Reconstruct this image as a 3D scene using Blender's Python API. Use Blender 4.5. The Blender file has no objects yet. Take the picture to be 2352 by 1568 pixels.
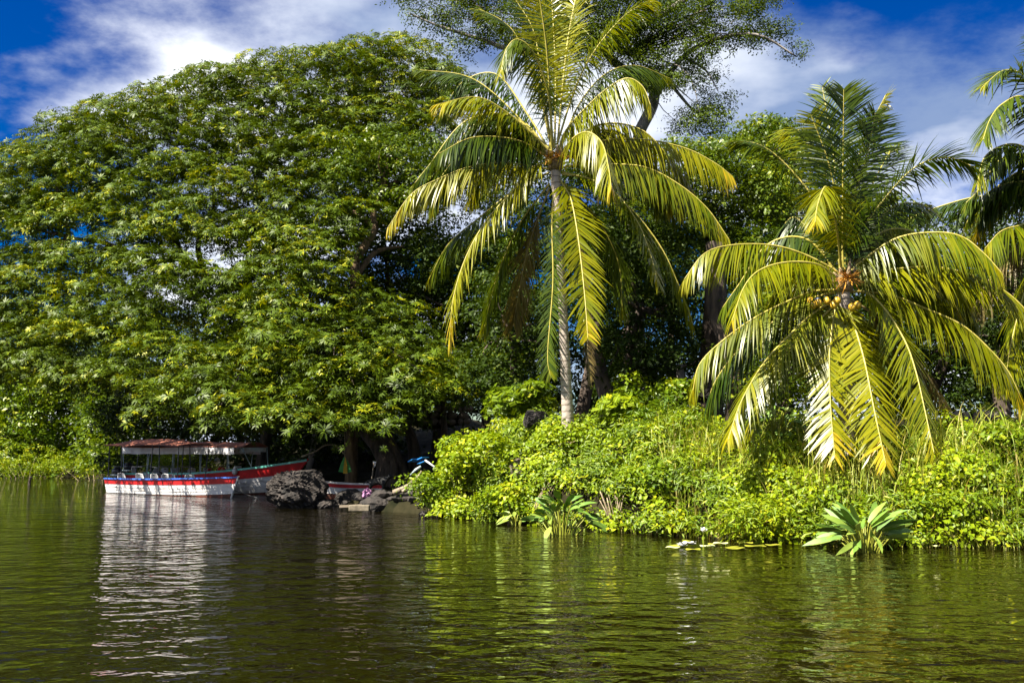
import bpy, bmesh, math, random
import numpy as np
from mathutils import Vector, Matrix
R = math.radians
random.seed(7)
rng = np.random.default_rng(11)
scn = bpy.context.scene
col = scn.collection

# ------------------------------------------------------------ camera
CAM_H, LENS = 2.2, 35.0
F = 1024 * LENS / 36.0
PITCH = math.atan((450 - 341) / F)
cam_d = bpy.data.cameras.new('camera'); cam_d.lens = LENS; cam_d.sensor_width = 36
cam_d.clip_start = 0.1; cam_d.clip_end = 3000
cam = bpy.data.objects.new('camera', cam_d); col.objects.link(cam)
cam.location = (0, 0, CAM_H); cam.rotation_euler = (R(90) + PITCH, 0, 0)
scn.camera = cam

# ------------------------------------------------------------ light
SUN_EL, SUN_AZ = R(52), R(-126)          # azimuth clockwise from +Y: behind the camera, from the left
to_sun = Vector((math.sin(SUN_AZ) * math.cos(SUN_EL), math.cos(SUN_AZ) * math.cos(SUN_EL), math.sin(SUN_EL)))
sun_d = bpy.data.lights.new('sun', 'SUN'); sun_d.energy = 5.0; sun_d.angle = R(0.5); sun_d.color = (1, .93, .80)
sun = bpy.data.objects.new('sun', sun_d); col.objects.link(sun)
sun.rotation_euler = to_sun.to_track_quat('Z', 'Y').to_euler(); sun.location = (-30, -30, 40)

w = bpy.data.worlds.new('World'); scn.world = w; w.use_nodes = True
nt = w.node_tree; nt.nodes.clear()
def N(t, **k):
    n = nt.nodes.new(t)
    for a, b in k.items(): setattr(n, a, b)
    return n
def L(a, b): nt.links.new(a, b)
out = N('ShaderNodeOutputWorld'); bg = N('ShaderNodeBackground'); L(bg.outputs[0], out.inputs[0])
sky = N('ShaderNodeTexSky', sky_type='NISHITA', sun_disc=False); sky.sun_elevation = SUN_EL; sky.sun_rotation = SUN_AZ
sky.air_density = 1.0; sky.dust_density = 0.2; sky.ozone_density = 3.0
hs = N('ShaderNodeHueSaturation'); hs.inputs['Saturation'].default_value = 1.75; hs.inputs['Value'].default_value = .66
hs.inputs['Hue'].default_value = .525
L(sky.outputs[0], hs.inputs['Color'])
tc = N('ShaderNodeTexCoord'); sep = N('ShaderNodeSeparateXYZ'); L(tc.outputs['Generated'], sep.inputs[0])
mx = N('ShaderNodeMath', operation='MAXIMUM'); L(sep.outputs[2], mx.inputs[0]); mx.inputs[1].default_value = 0.0
ad = N('ShaderNodeMath', operation='ADD'); L(mx.outputs[0], ad.inputs[0]); ad.inputs[1].default_value = 0.22
dx = N('ShaderNodeMath', operation='DIVIDE'); L(sep.outputs[0], dx.inputs[0]); L(ad.outputs[0], dx.inputs[1])
dy = N('ShaderNodeMath', operation='DIVIDE'); L(sep.outputs[1], dy.inputs[0]); L(ad.outputs[0], dy.inputs[1])
cb = N('ShaderNodeCombineXYZ'); L(dx.outputs[0], cb.inputs[0]); L(dy.outputs[0], cb.inputs[1])
mp = N('ShaderNodeMapping'); L(cb.outputs[0], mp.inputs[0]); CLOUD_OFF = (-10.932, 18.492, 1.137); mp.inputs['Location'].default_value = CLOUD_OFF
n1 = N('ShaderNodeTexNoise'); n1.inputs['Scale'].default_value = 0.8; n1.inputs['Detail'].default_value = 9; n1.inputs['Roughness'].default_value = .58; n1.inputs['Distortion'].default_value = .1
L(mp.outputs[0], n1.inputs['Vector'])
cr = N('ShaderNodeValToRGB'); cr.color_ramp.elements[0].position = .43; cr.color_ramp.elements[1].position = .555
cr.color_ramp.interpolation = 'EASE'; L(n1.outputs[0], cr.inputs[0])
n2 = N('ShaderNodeTexNoise'); n2.inputs['Scale'].default_value = 2.2; n2.inputs['Detail'].default_value = 6; L(mp.outputs[0], n2.inputs['Vector'])
cr2 = N('ShaderNodeValToRGB'); cr2.color_ramp.elements[0].position = .34; cr2.color_ramp.elements[0].color = (1.7, 2.4, 4.0, 1)
cr2.color_ramp.elements[1].position = .62; cr2.color_ramp.elements[1].color = (8.8, 9.0, 9.3, 1); L(n2.outputs[0], cr2.inputs[0])
mixc = N('ShaderNodeMixRGB'); L(cr.outputs[0], mixc.inputs[0]); L(hs.outputs[0], mixc.inputs[1]); L(cr2.outputs[0], mixc.inputs[2])
L(mixc.outputs[0], bg.inputs[0]); bg.inputs[1].default_value = 0.05

vs = scn.view_settings; vs.view_transform = 'Standard'; vs.look = 'None'; vs.gamma = 1; vs.exposure = 1.7; vs.use_curve_mapping = False
cy = scn.cycles; cy.max_bounces = 7; cy.diffuse_bounces = 3; cy.glossy_bounces = 3; cy.transmission_bounces = 4; cy.transparent_max_bounces = 4
cy.use_denoising = True; cy.caustics_reflective = False; cy.caustics_refractive = False; cy.sample_clamp_indirect = 6

# ------------------------------------------------------------ pixel <-> place (2352-wide picture coordinates)
K = 1024 / 2352.0
cp, sp = math.cos(PITCH), math.sin(PITCH)
def ray(x, y):
    a = (x * K - 512) / F; b = (341 - y * K) / F
    return Vector((a, cp - b * sp, sp + b * cp))
def P(x, y, Y):
    d = ray(x, y); return Vector((0, 0, CAM_H)) + d * (Y / d.y)
def G(x, y, z=0.0):
    d = ray(x, y); t = (z - CAM_H) / d.z
    return Vector((0, 0, CAM_H)) + d * t

# ------------------------------------------------------------ helpers
def props(o, label=None, cat=None, group=None, kind=None):
    if label: o['label'] = label
    if cat: o['category'] = cat
    if group: o['group'] = group
    if kind: o['kind'] = kind
    return o
def empty(name, loc, label=None, cat=None, group=None):
    o = bpy.data.objects.new(name, None); o.empty_display_size = .2; o.location = loc; col.objects.link(o)
    return props(o, label, cat, group)
def addobj(name, me, mat=None, parent=None, smooth=False):
    o = bpy.data.objects.new(name, me); col.objects.link(o)
    if mat is not None: me.materials.append(mat)
    if parent is not None: o.parent = parent
    if smooth: me.polygons.foreach_set('use_smooth', [True] * len(me.polygons))
    return o
class MB:
    """collects verts/faces in world space; build() makes one mesh, relative to its parent's origin"""
    def __init__(s): s.v = []; s.f = []
    def add(s, v, f):
        o = len(s.v); s.v += [tuple(p) for p in v]; s.f += [tuple(i + o for i in q) for q in f]; return s
    def box(s, c, d, m=None):
        x, y, z = d[0] / 2, d[1] / 2, d[2] / 2
        v = [Vector((a * x, b * y, e * z)) for a in (-1, 1) for b in (-1, 1) for e in (-1, 1)]
        if m is not None: v = [m @ p for p in v]
        c = Vector(c)
        return s.add([p + c for p in v], [(0, 1, 3, 2), (4, 6, 7, 5), (0, 4, 5, 1), (2, 3, 7, 6), (0, 2, 6, 4), (1, 5, 7, 3)])
    def tube(s, pts, rad, seg=8, cap=True, wob=0, rnd=None):
        pts = [Vector(p) for p in pts]; n = len(pts)
        if not hasattr(rad, '__len__'): rad = [rad] * n
        v = []; u = None
        for i, p in enumerate(pts):
            t = (pts[min(i + 1, n - 1)] - pts[max(i - 1, 0)]).normalized()
            if u is None:
                u = t.orthogonal().normalized()
            u = (u - t * u.dot(t)).normalized(); wv = t.cross(u)
            for k in range(seg):
                a = 2 * math.pi * k / seg
                r = rad[i]
                if wob: r *= 1 + wob * math.sin(a * 3 + i * .5) + wob * .6 * math.sin(a * 5 - i * .33 + 1)
                v.append(p + (u * math.cos(a) + wv * math.sin(a)) * r)
        f = [(i * seg + k, i * seg + (k + 1) % seg, (i + 1) * seg + (k + 1) % seg, (i + 1) * seg + k) for i in range(n - 1) for k in range(seg)]
        if cap: f += [tuple(range(seg - 1, -1, -1)), tuple((n - 1) * seg + k for k in range(seg))]
        return s.add(v, f)
    def build(s, name, mat, parent=None, smooth=False, origin=None):
        me = bpy.data.meshes.new(name)
        o0 = Vector((0, 0, 0))
        if parent is not None:
            o0 = world_loc(parent)
        elif origin is not None: o0 = Vector(origin)
        me.from_pydata([(p[0] - o0.x, p[1] - o0.y, p[2] - o0.z) for p in s.v], [], s.f); me.update()
        o = addobj(name, me, mat, parent, smooth)
        if parent is None and origin is not None: o.location = o0
        return o
def world_loc(o):
    v = Vector(o.location)
    while o.parent is not None: o = o.parent; v = v + Vector(o.location)
    return v
def catmull(pts, n):
    p = [Vector(q) for q in pts]; p = [p[0] * 2 - p[1]] + p + [p[-1] * 2 - p[-2]]
    m = len(p) - 3; res = []
    for i in range(n):
        t = i / (n - 1) * m; k = min(int(t), m - 1); t -= k
        a, b, c, d = p[k:k + 4]
        res.append(.5 * ((2 * b) + (c - a) * t + (2 * a - 5 * b + 4 * c - d) * t * t + (3 * b - a - 3 * c + d) * t ** 3))
    return res
def fast_mesh(name, V, faces, tint=None):
    """V (n,3) ; faces list of (array (m,k)) ; tint per face"""
    me = bpy.data.meshes.new(name)
    me.vertices.add(len(V)); me.vertices.foreach_set('co', np.ascontiguousarray(V, dtype=np.float32).ravel())
    nl = sum(f.size for f in faces); npol = sum(len(f) for f in faces)
    me.loops.add(nl); me.loops.foreach_set('vertex_index', np.concatenate([f.ravel() for f in faces]).astype(np.int32))
    me.polygons.add(npol)
    tot = np.concatenate([np.full(len(f), f.shape[1]) for f in faces]); st = np.concatenate([[0], np.cumsum(tot)[:-1]])
    me.polygons.foreach_set('loop_start', st.astype(np.int32))
    if tint is not None:
        a = me.attributes.new('tint', 'FLOAT', 'FACE'); a.data.foreach_set('value', np.asarray(tint, dtype=np.float32))
    me.update(calc_edges=True)
    return me
def norm(a): return a / np.maximum(np.linalg.norm(a, axis=-1, keepdims=True), 1e-9)
def scatter(name, tpls, pos, nor, scale, mat, parent, tint=None, kind='stuff'):
    """tpls: one or several (verts, quads, face tints); each pos gets one of them with its z axis along nor"""
    if not isinstance(tpls, list): tpls = [tpls]
    pos = np.asarray(pos, float); nor = norm(np.asarray(nor, float)); n = len(pos)
    X = norm(np.cross(nor, rng.normal(size=(n, 3)))); Yv = np.cross(nor, X)
    sc = np.broadcast_to(np.asarray(scale, float), (n,))[:, None, None]
    if tint is None: tint = rng.random(n)
    o0 = np.array(world_loc(parent)) if parent is not None else np.zeros(3)
    pick = rng.integers(0, len(tpls), n); VV = []; FF = []; TT = []; off = 0
    for k, (tv, tf, tint_f) in enumerate(tpls):
        m_ = pick == k; c = int(m_.sum())
        if not c: continue
        x_, y_, z_ = X[m_][:, None], Yv[m_][:, None], nor[m_][:, None]
        V = (tv[None, :, 0:1] * x_ + tv[None, :, 1:2] * y_ + tv[None, :, 2:3] * z_) * sc[m_] + pos[m_][:, None]
        VV.append(V.reshape(-1, 3) - o0); FF.append((tf[None] + (np.arange(c) * len(tv))[:, None, None]).reshape(-1, tf.shape[1]) + off); off += c * len(tv)
        TT.append(np.clip(np.repeat(tint[m_], len(tf)) + np.tile(tint_f, c), 0, 1))
    o = addobj(name, fast_mesh(name, np.concatenate(VV), [np.concatenate(FF)], np.concatenate(TT)), mat, parent)
    if kind: o['kind'] = kind
    return o

# leaf templates ------------------------------------------------
def t_rosette(k=9, ln=1.0, wd=.26, droop=.35, seed=0):
    r = random.Random(seed); v = []; f = []
    for i in range(k):
        a = 2 * math.pi * i / k + r.uniform(-.25, .25); l = ln * r.uniform(.65, 1.1); up = r.uniform(.0, .35)
        c, s = math.cos(a), math.sin(a); b = len(v)
        def q(d, side, z): v.append((c * d - s * side, s * d + c * side, z))
        q(.06 * l, 0, 0); q(.55 * l, -wd * .5, up * l * .6 - .02); q(l, 0, up * l - droop * l * .6); q(.55 * l, wd * .5, up * l * .6 - .06)
        f.append((b, b + 1, b + 2, b + 3))
    return np.array(v), np.array(f), np.array([r.uniform(-.2, .2) for _ in f])
def t_cluster(k=6, spread=1.0, ll=.42, wd=.2, seed=1):
    r = random.Random(seed); v = []; f = []
    for i in range(k):
        p = Vector((r.uniform(-.5, .5), r.uniform(-.5, .5), r.uniform(-.35, .35))) * spread
        a = r.uniform(0, 6.283); d = Vector((math.cos(a), math.sin(a), r.uniform(-.6, .35))).normalized()
        s = d.cross(Vector((r.uniform(-.4, .4), r.uniform(-.4, .4), 1))).normalized(); n = s.cross(d)
        l = ll * r.uniform(.7, 1.2); b = len(v)
        for q in (p, p + d * l * .45 + s * wd * .5 + n * .03, p + d * l - n * .05, p + d * l * .45 - s * wd * .5 + n * .03): v.append(tuple(q))
        f.append((b, b + 1, b + 2, b + 3))
    return np.array(v), np.array(f), np.array([r.uniform(-.25, .25) for _ in f])
def t_heart():
    v = [(0, 0, 0), (.34, .02, .05), (.3, .5, .06), (0, 1, -.1), (-.3, .5, .06), (-.34, .02, .05)]
    v = [(x, y - .4, z) for x, y, z in v]
    return np.array(v), np.array([(0, 1, 2, 3), (0, 3, 4, 5)]), np.array([-.03, .03])
def t_lance():
    v = [(0, -.5, 0), (.13, -.1, .04), (.1, .3, 0), (0, .6, -.12), (-.1, .3, 0), (-.13, -.1, .04)]
    return np.array(v), np.array([(0, 1, 2, 3), (0, 3, 4, 5)]), np.array([-.03, .03])
def t_pinnate(k=6):
    v = []; f = []
    for i in range(k):
        y = -.5 + i / k * 1.0
        for s in (-1, 1):
            b = len(v)
            v += [(0, y, -.0), (s * .12, y + .16, .03), (s * .38, y + .14, -.06), (s * .2, y - .01, .02)]
            f.append((b, b + 1, b + 2, b + 3) if s < 0 else (b, b + 3, b + 2, b + 1))
    return np.array(v), np.array(f), np.array([random.uniform(-.1, .1) for _ in f])

# ------------------------------------------------------------ materials
def mat(name):
    m = bpy.data.materials.new(name); m.use_nodes = True; t = m.node_tree
    b = t.nodes['Principled BSDF']; return m, t, b
def leaf_mat(name, c0, c1, c2=None, transl=.3, rough=.38, spec=.5):
    m, t, b = mat(name)
    a = t.nodes.new('ShaderNodeAttribute'); a.attribute_name = 'tint'
    r = t.nodes.new('ShaderNodeValToRGB'); e = r.color_ramp.elements
    e[0].color = (*c0, 1); e[1].color = (*c1, 1); e[0].position = .1; e[1].position = .8
    if c2: x = e.new(.97); x.color = (*c2, 1)
    t.links.new(a.outputs['Fac'], r.inputs[0]); t.links.new(r.outputs[0], b.inputs['Base Color'])
    b.inputs['Roughness'].default_value = rough; b.inputs['Specular IOR Level'].default_value = spec
    tr = t.nodes.new('ShaderNodeBsdfTranslucent'); mixn = t.nodes.new('ShaderNodeMixShader'); mixn.inputs[0].default_value = transl
    g = t.nodes.new('ShaderNodeMixRGB'); g.blend_type = 'MULTIPLY'; g.inputs[0].default_value = 1; g.inputs[2].default_value = (1.5, 1.35, .5, 1)
    t.links.new(r.outputs[0], g.inputs[1]); t.links.new(g.outputs[0], tr.inputs[0])
    t.links.new(b.outputs[0], mixn.inputs[1]); t.links.new(tr.outputs[0], mixn.inputs[2])
    t.links.new(mixn.outputs[0], t.nodes['Material Output'].inputs[0])
    return m
def noise_mat(name, c0, c1, scale=5, rough=.8, bump=.3, detail=6, stretch=(1, 1, 1), lo=.35, hi=.65, dist=.05, c2=None):
    m, t, b = mat(name)
    tcn = t.nodes.new('ShaderNodeTexCoord'); mpn = t.nodes.new('ShaderNodeMapping'); mpn.inputs['Scale'].default_value = stretch
    t.links.new(tcn.outputs['Object'], mpn.inputs[0])
    n = t.nodes.new('ShaderNodeTexNoise'); n.inputs['Scale'].default_value = scale; n.inputs['Detail'].default_value = detail; n.inputs['Roughness'].default_value = .62
    t.links.new(mpn.outputs[0], n.inputs['Vector'])
    r = t.nodes.new('ShaderNodeValToRGB'); e = r.color_ramp.elements; e[0].position = lo; e[1].position = hi; e[0].color = (*c0, 1); e[1].color = (*c1, 1)
    if c2: x = e.new(min(hi + .12, 1)); x.color = (*c2, 1)
    t.links.new(n.outputs[0], r.inputs[0]); t.links.new(r.outputs[0], b.inputs['Base Color'])
    b.inputs['Roughness'].default_value = rough
    if bump:
        bp = t.nodes.new('ShaderNodeBump'); bp.inputs['Strength'].default_value = bump; bp.inputs['Distance'].default_value = dist
        t.links.new(n.outputs[0], bp.inputs['Height']); t.links.new(bp.outputs[0], b.inputs['Normal'])
    return m
M = {}
M['rain'] = leaf_mat('rain_tree_leaf', (.008, .022, .001), (.088, .138, .002), (.27, .28, .004), .17, .5, .28)
M['tall'] = leaf_mat('tall_tree_leaf', (.014, .036, .002), (.085, .130, .004), None, .27, .5, .28)
M['glossy'] = leaf_mat('glossy_leaf', (.018, .050, .003), (.110, .165, .005), (.26, .28, .01), .27, .42, .35)
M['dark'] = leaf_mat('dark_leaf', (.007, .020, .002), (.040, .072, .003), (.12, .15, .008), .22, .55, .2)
M['vine'] = leaf_mat('vine_leaf', (.055, .13, .003), (.26, .335, .004), (.46, .44, .015), .3, .45, .3)
M['bush'] = leaf_mat('bush_leaf', (.035, .09, .003), (.16, .235, .004), (.32, .34, .012), .28, .42, .32)
M['reed'] = leaf_mat('reed_blade', (.16, .22, .02), (.40, .40, .07), (.52, .42, .16), .3, .5, .3)
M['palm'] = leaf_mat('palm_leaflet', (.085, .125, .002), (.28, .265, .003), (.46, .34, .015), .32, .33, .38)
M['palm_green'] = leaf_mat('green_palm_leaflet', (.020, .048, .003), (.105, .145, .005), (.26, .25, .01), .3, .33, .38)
M['palm_dry'] = leaf_mat('dry_palm_leaflet', (.10, .07, .02), (.24, .19, .06), (.32, .27, .10), .3, .5)
M['rachis'] = noise_mat('palm_midrib', (.34, .30, .04), (.50, .42, .10), 6, .45, 0)
M['rachis_dry'] = noise_mat('dry_midrib', (.22, .16, .06), (.34, .27, .12), 6, .6, 0)
M['sheath'] = noise_mat('frond_base', (.16, .10, .05), (.36, .27, .15), 8, .8, .3)
M['bark'] = noise_mat('bark', (.022, .016, .012), (.12, .085, .062), 4, .9, .9, 8, (1, 1, .25), dist=.08)
M['bark_brown'] = noise_mat('brown_bark', (.05, .03, .015), (.22, .14, .07), 4, .9, .9, 8, (1, 1, .22), dist=.08)
M['bark_grey'] = noise_mat('grey_bark', (.10, .09, .08), (.34, .30, .26), 3, .9, .8, 8, (1, 1, .3), dist=.06)
M['twig'] = noise_mat('dry_twig', (.16, .11, .06), (.42, .33, .22), 9, .8, .3)
M['rock'] = noise_mat('basalt', (.008, .007, .006), (.050, .040, .034), 2.4, .9, .9, 9, dist=.12, c2=(.19, .155, .12))
M['stone'] = noise_mat('fieldstone', (.06, .045, .038), (.25, .20, .17), 3, .9, .6, 8, dist=.05)
M['soil'] = noise_mat('soil', (.008, .009, .003), (.028, .024, .011), 1.3, .95, .7, 8, dist=.1)
M['wood'] = noise_mat('weathered_wood', (.10, .075, .05), (.30, .24, .17), 5, .8, .4, 6, (.15, 1, 1))
M['concrete'] = noise_mat('concrete', (.09, .075, .05), (.24, .20, .14), 5, .85, .3)
M['white_paint'] = noise_mat('white_hull_paint', (.24, .21, .18), (.76, .74, .72), 2.6, .45, .12, 8, (.35, 1, 1.6), lo=.28, hi=.5, dist=.02)
M['red_paint'] = noise_mat('red_paint', (.36, .012, .012), (.60, .020, .022), 2.5, .4, .1, 6, lo=.3, hi=.6, dist=.02)
M['blue_paint'] = noise_mat('blue_paint', (.03, .09, .42), (.06, .18, .62), 4, .4, 0)
M['teal_paint'] = noise_mat('teal_paint', (.08, .36, .30), (.16, .52, .44), 4, .4, 0)
M['stain'] = noise_mat('stained_bottom', (.03, .02, .008), (.20, .05, .03), 5, .7, .2, 7, (.4, 1, 1))
M['roof_cloth'] = noise_mat('brown_canvas', (.20, .06, .035), (.38, .14, .085), 2.2, .75, .25, 6, dist=.03)
M['white_cloth'] = noise_mat('white_tarpaulin', (.55, .54, .56), (.82, .82, .84), 2.6, .5, .5, 5, dist=.04)
M['iron'] = noise_mat('dark_iron', (.012, .014, .018), (.035, .038, .045), 9, .5, 0)
M['pipe'] = noise_mat('pale_pipe', (.20, .26, .28), (.38, .44, .45), 9, .4, 0)
M['plastic'] = noise_mat('white_plastic', (.55, .55, .56), (.74, .74, .75), 3, .35, 0)
M['plastic_red'] = noise_mat('red_plastic', (.45, .02, .02), (.58, .04, .03), 3, .35, 0)
M['black'] = noise_mat('black_plastic', (.006, .006, .008), (.02, .02, .025), 5, .35, 0)
M['blue_board'] = noise_mat('blue_board', (.01, .14, .42), (.02, .22, .58), 3, .5, 0)
M['pink'] = noise_mat('pink_cloth', (.40, .16, .32), (.60, .30, .50), 6, .9, .4)
M['kite'] = noise_mat('green_cloth', (.03, .18, .05), (.07, .30, .06), 4, .8, 0)
M['kite_y'] = noise_mat('yellow_cloth', (.36, .22, .01), (.50, .30, .02), 4, .8, 0)
M['coconut'] = noise_mat('coconut_husk', (.36, .20, .01), (.56, .36, .03), 3, .4, 0)
M['orange'] = noise_mat('flower_spray', (.40, .16, .01), (.60, .30, .03), 6, .7, 0)
M['dog'] = noise_mat('black_fur', (.004, .004, .004), (.012, .011, .010), 20, .7, .2)
M['petal'] = noise_mat('white_petal', (.75, .75, .72), (.85, .85, .82), 6, .4, 0)
M['pad'] = noise_mat('lily_pad', (.20, .22, .02), (.36, .34, .04), 4, .3, 0)
M['pale_leaf'] = noise_mat('pale_floating_leaf', (.42, .44, .16), (.62, .62, .34), 5, .4, 0)
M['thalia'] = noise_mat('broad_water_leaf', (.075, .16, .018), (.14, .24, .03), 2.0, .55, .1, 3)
M['thalia_pale'] = noise_mat('pale_water_leaf', (.14, .22, .02), (.22, .28, .04), 2.0, .55, .1, 3, c2=(.4, .24, .14))  # paler green leaf colour with a few brownish patches
M['stem'] = noise_mat('green_stem', (.20, .24, .02), (.34, .34, .04), 6, .5, 0)
M['soil'].node_tree.nodes['Principled BSDF'].inputs['Specular IOR Level'].default_value = .1
# coconut trunk: rings
m, t, b = mat('palm_bark'); M['palm_bark'] = m
tcn = t.nodes.new('ShaderNodeTexCoord'); wv = t.nodes.new('ShaderNodeTexWave'); wv.bands_direction = 'Z'; wv.wave_profile = 'SAW'
wv.inputs['Scale'].default_value = 1.55; wv.inputs['Distortion'].default_value = 1.6; wv.inputs['Detail'].default_value = 3; wv.inputs['Detail Scale'].default_value = 1.6
nn = t.nodes.new('ShaderNodeTexNoise'); nn.inputs['Scale'].default_value = 6; nn.inputs['Detail'].default_value = 8
rr = t.nodes.new('ShaderNodeValToRGB'); rr.color_ramp.elements[0].color = (.17, .13, .10, 1); rr.color_ramp.elements[1].color = (.46, .39, .33, 1)
rr.color_ramp.elements[0].position = .02; rr.color_ramp.elements[1].position = .3
r2 = t.nodes.new('ShaderNodeMixRGB'); r2.blend_type = 'MULTIPLY'; r2.inputs[0].default_value = .6
t.links.new(tcn.outputs['Object'], wv.inputs[0]); t.links.new(tcn.outputs['Object'], nn.inputs[0]); t.links.new(wv.outputs[0], rr.inputs[0])
t.links.new(rr.outputs[0], r2.inputs[1]); t.links.new(nn.outputs[1], r2.inputs[2]); t.links.new(rr.outputs[0], b.inputs['Base Color'])
bp = t.nodes.new('ShaderNodeBump'); bp.inputs['Strength'].default_value = .8; bp.inputs['Distance'].default_value = .04
ma = t.nodes.new('ShaderNodeMath'); ma.operation = 'ADD'; t.links.new(wv.outputs[0], ma.inputs[0]); t.links.new(nn.outputs[0], ma.inputs[1])
t.links.new(ma.outputs[0], bp.inputs['Height']); t.links.new(bp.outputs[0], b.inputs['Normal']); b.inputs['Roughness'].default_value = .85
# water
m, t, b = mat('water'); M['water'] = m
b.inputs['Base Color'].default_value = (.0040, .0030, .0003, 1); b.inputs['Roughness'].default_value = .025; b.inputs['IOR'].default_value = 1.333; b.inputs['Specular IOR Level'].default_value = .36; b.inputs['Specular Tint'].default_value = (1, .96, .75, 1)
g = t.nodes.new('ShaderNodeNewGeometry')
def wave(scale, sx, sy, detail, rot=0):
    mpn = t.nodes.new('ShaderNodeMapping'); mpn.inputs['Scale'].default_value = (sx, sy, 1); mpn.inputs['Rotation'].default_value = (0, 0, rot)
    t.links.new(g.outputs['Position'], mpn.inputs[0])
    n = t.nodes.new('ShaderNodeTexNoise'); n.inputs['Scale'].default_value = scale; n.inputs['Detail'].default_value = detail; n.inputs['Roughness'].default_value = .5
    n.inputs['Distortion'].default_value = .4
    t.links.new(mpn.outputs[0], n.inputs['Vector']); return n
def bumpn(h, dist, prev=None):
    bp = t.nodes.new('ShaderNodeBump'); bp.inputs['Strength'].default_value = 1; bp.inputs['Distance'].default_value = dist
    t.links.new(h.outputs[0], bp.inputs['Height'])
    if prev: t.links.new(prev.outputs[0], bp.inputs['Normal'])
    return bp
b1 = bumpn(wave(.45, .7, 1, 1, .12), .07)
b2 = bumpn(wave(1.5, .75, 1, 1, -.08), .065, b1)
b3 = bumpn(wave(4.0, .85, 1, 2, .2), .034, b2)
t.links.new(b3.outputs[0], b.inputs['Normal'])

# ------------------------------------------------------------ the lie of the land
SHORE = np.array([(-400, 96), (-90, 94), (-46, 88), (-33, 80), (-26, 70), (-20, 63), (-10.5, 57), (-8.0, 48), (-6.6, 39.0), (-5.2, 36.8), (-3.5, 35.4), (-1.6, 32.6),
                  (.7, 30.4), (2.7, 27.9), (5.2, 25.2), (8.4, 23.6), (12, 23.0), (20, 22), (60, 17), (400, 10)], float)
def shore_y(x): return np.interp(x, SHORE[:, 0], SHORE[:, 1])
def hnoise(x, y):
    return (np.sin(x * .9 + 1.3 * np.sin(y * .5)) * np.cos(y * .8 + .7) + .6 * np.sin(x * 2.1 - y * 1.7 + 2) + .4 * np.cos(x * 3.7 + y * 2.9))
def height(x, y):
    x = np.asarray(x, float); y = np.asarray(y, float)
    px = SHORE[:-1]; qx = SHORE[1:]
    d = np.full(np.broadcast(x, y).shape, 1e9)
    for a, bb in zip(px, qx):
        ab = bb - a; tt = np.clip(((x - a[0]) * ab[0] + (y - a[1]) * ab[1]) / (ab @ ab), 0, 1)
        d = np.minimum(d, np.hypot(x - a[0] - tt * ab[0], y - a[1] - tt * ab[1]))
    land = y > shore_y(x)
    right = np.clip((x + 3.2) / 3.2, 0, 1)                         # steep on the right, low and gentle on the left
    hl = np.where(d < 5, .30 + d * .14, 1.0 + (d - 5) * .30); hl = np.minimum(hl, 4.4 + d * .01)
    hl = np.where(x < -14, np.minimum(.25 + d * .12, 3), hl)
    hr = 3.0 * (1 - np.exp(-d / (1.35 + 1.3 * np.clip((x - 4) / 3, 0, 1)))) + .1 + .012 * d
    h = (hl * (1 - right) + hr * right) + .10 * hnoise(x, y) * np.clip(d / 2, 0, 1)
    return np.where(land, np.maximum(h, .03) * np.clip(d / .35, 0, 1) - .25 * np.clip(1 - d / .35, 0, 1), -.25 - np.minimum(d * .5, 2.2))
def Z(x, y): return float(height(np.array([x]), np.array([y]))[0])
xs = np.concatenate([np.linspace(-900, -60, 20, endpoint=False), np.linspace(-60, -16, 66, endpoint=False), np.linspace(-16, 26, 120, endpoint=False), np.linspace(26, 900, 24)])
ys = np.concatenate([np.linspace(-300, 14, 14, endpoint=False), np.linspace(14, 64, 130, endpoint=False), np.linspace(64, 110, 40, endpoint=False), np.linspace(110, 1200, 16)])
XX, YY = np.meshgrid(xs, ys); HH = height(XX, YY)
V = np.stack([XX, YY, HH], -1).reshape(-1, 3); nx, ny = len(xs), len(ys)
ii = (np.arange(ny - 1)[:, None] * nx + np.arange(nx - 1)[None]).reshape(-1, 1)
fs = np.concatenate([ii, ii + 1, ii + 1 + nx, ii + nx], 1)
me = fast_mesh('ground', V, [fs]); o = addobj('ground', me, M['soil'], smooth=True); props(o, 'dark soil bank rising out of the lagoon', 'ground', kind='structure')
me = fast_mesh('water', np.array([(-900, -300, 0), (900, -300, 0), (900, 300, 0), (-900, 300, 0)], float), [np.array([(0, 1, 2, 3)])])
o = addobj('water', me, M['water']); props(o, 'rippled olive brown lagoon water', 'water', kind='structure')

# ------------------------------------------------------------ foliage
T_ROS = [t_rosette(11, .95, .2, .5, 3), t_rosette(9, .9, .22, .8, 23), t_rosette(10, 1.0, .2, .25, 51), t_cluster(10, 1.3, .5, .19, 41)]; T_CL = t_cluster(7, 1.0, .5, .22, 4); T_CLS = t_cluster(9, 1.0, .34, .17, 8)
T_HEART, T_LANCE, T_PIN = t_heart(), t_lance(), t_pinnate()
def shell_points(pads, per, lower=.25, jitter=.12, up=.9, out=.7, rndn=.45):
    """points on the upper shells of ellipsoid pads: pads rows (x,y,z,rx,ry,rz)"""
    pads = np.asarray(pads, float); idx = np.repeat(np.arange(len(pads)), np.maximum((per * pads[:, 3] * pads[:, 4]).astype(int), 1)) if np.isscalar(per) else np.repeat(np.arange(len(pads)), per)
    n = len(idx); d = norm(rng.normal(size=(n, 3)))
    low = d[:, 2] < 0; d[low & (rng.random(n) > lower), 2] *= -1
    c = pads[idx]; p = c[:, :3] + d * c[:, 3:] * (1 + rng.normal(size=(n, 1)) * jitter)
    nrm = d * out + np.array([0, 0, up]) + rng.normal(size=(n, 3)) * rndn
    return p, nrm, idx
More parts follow.
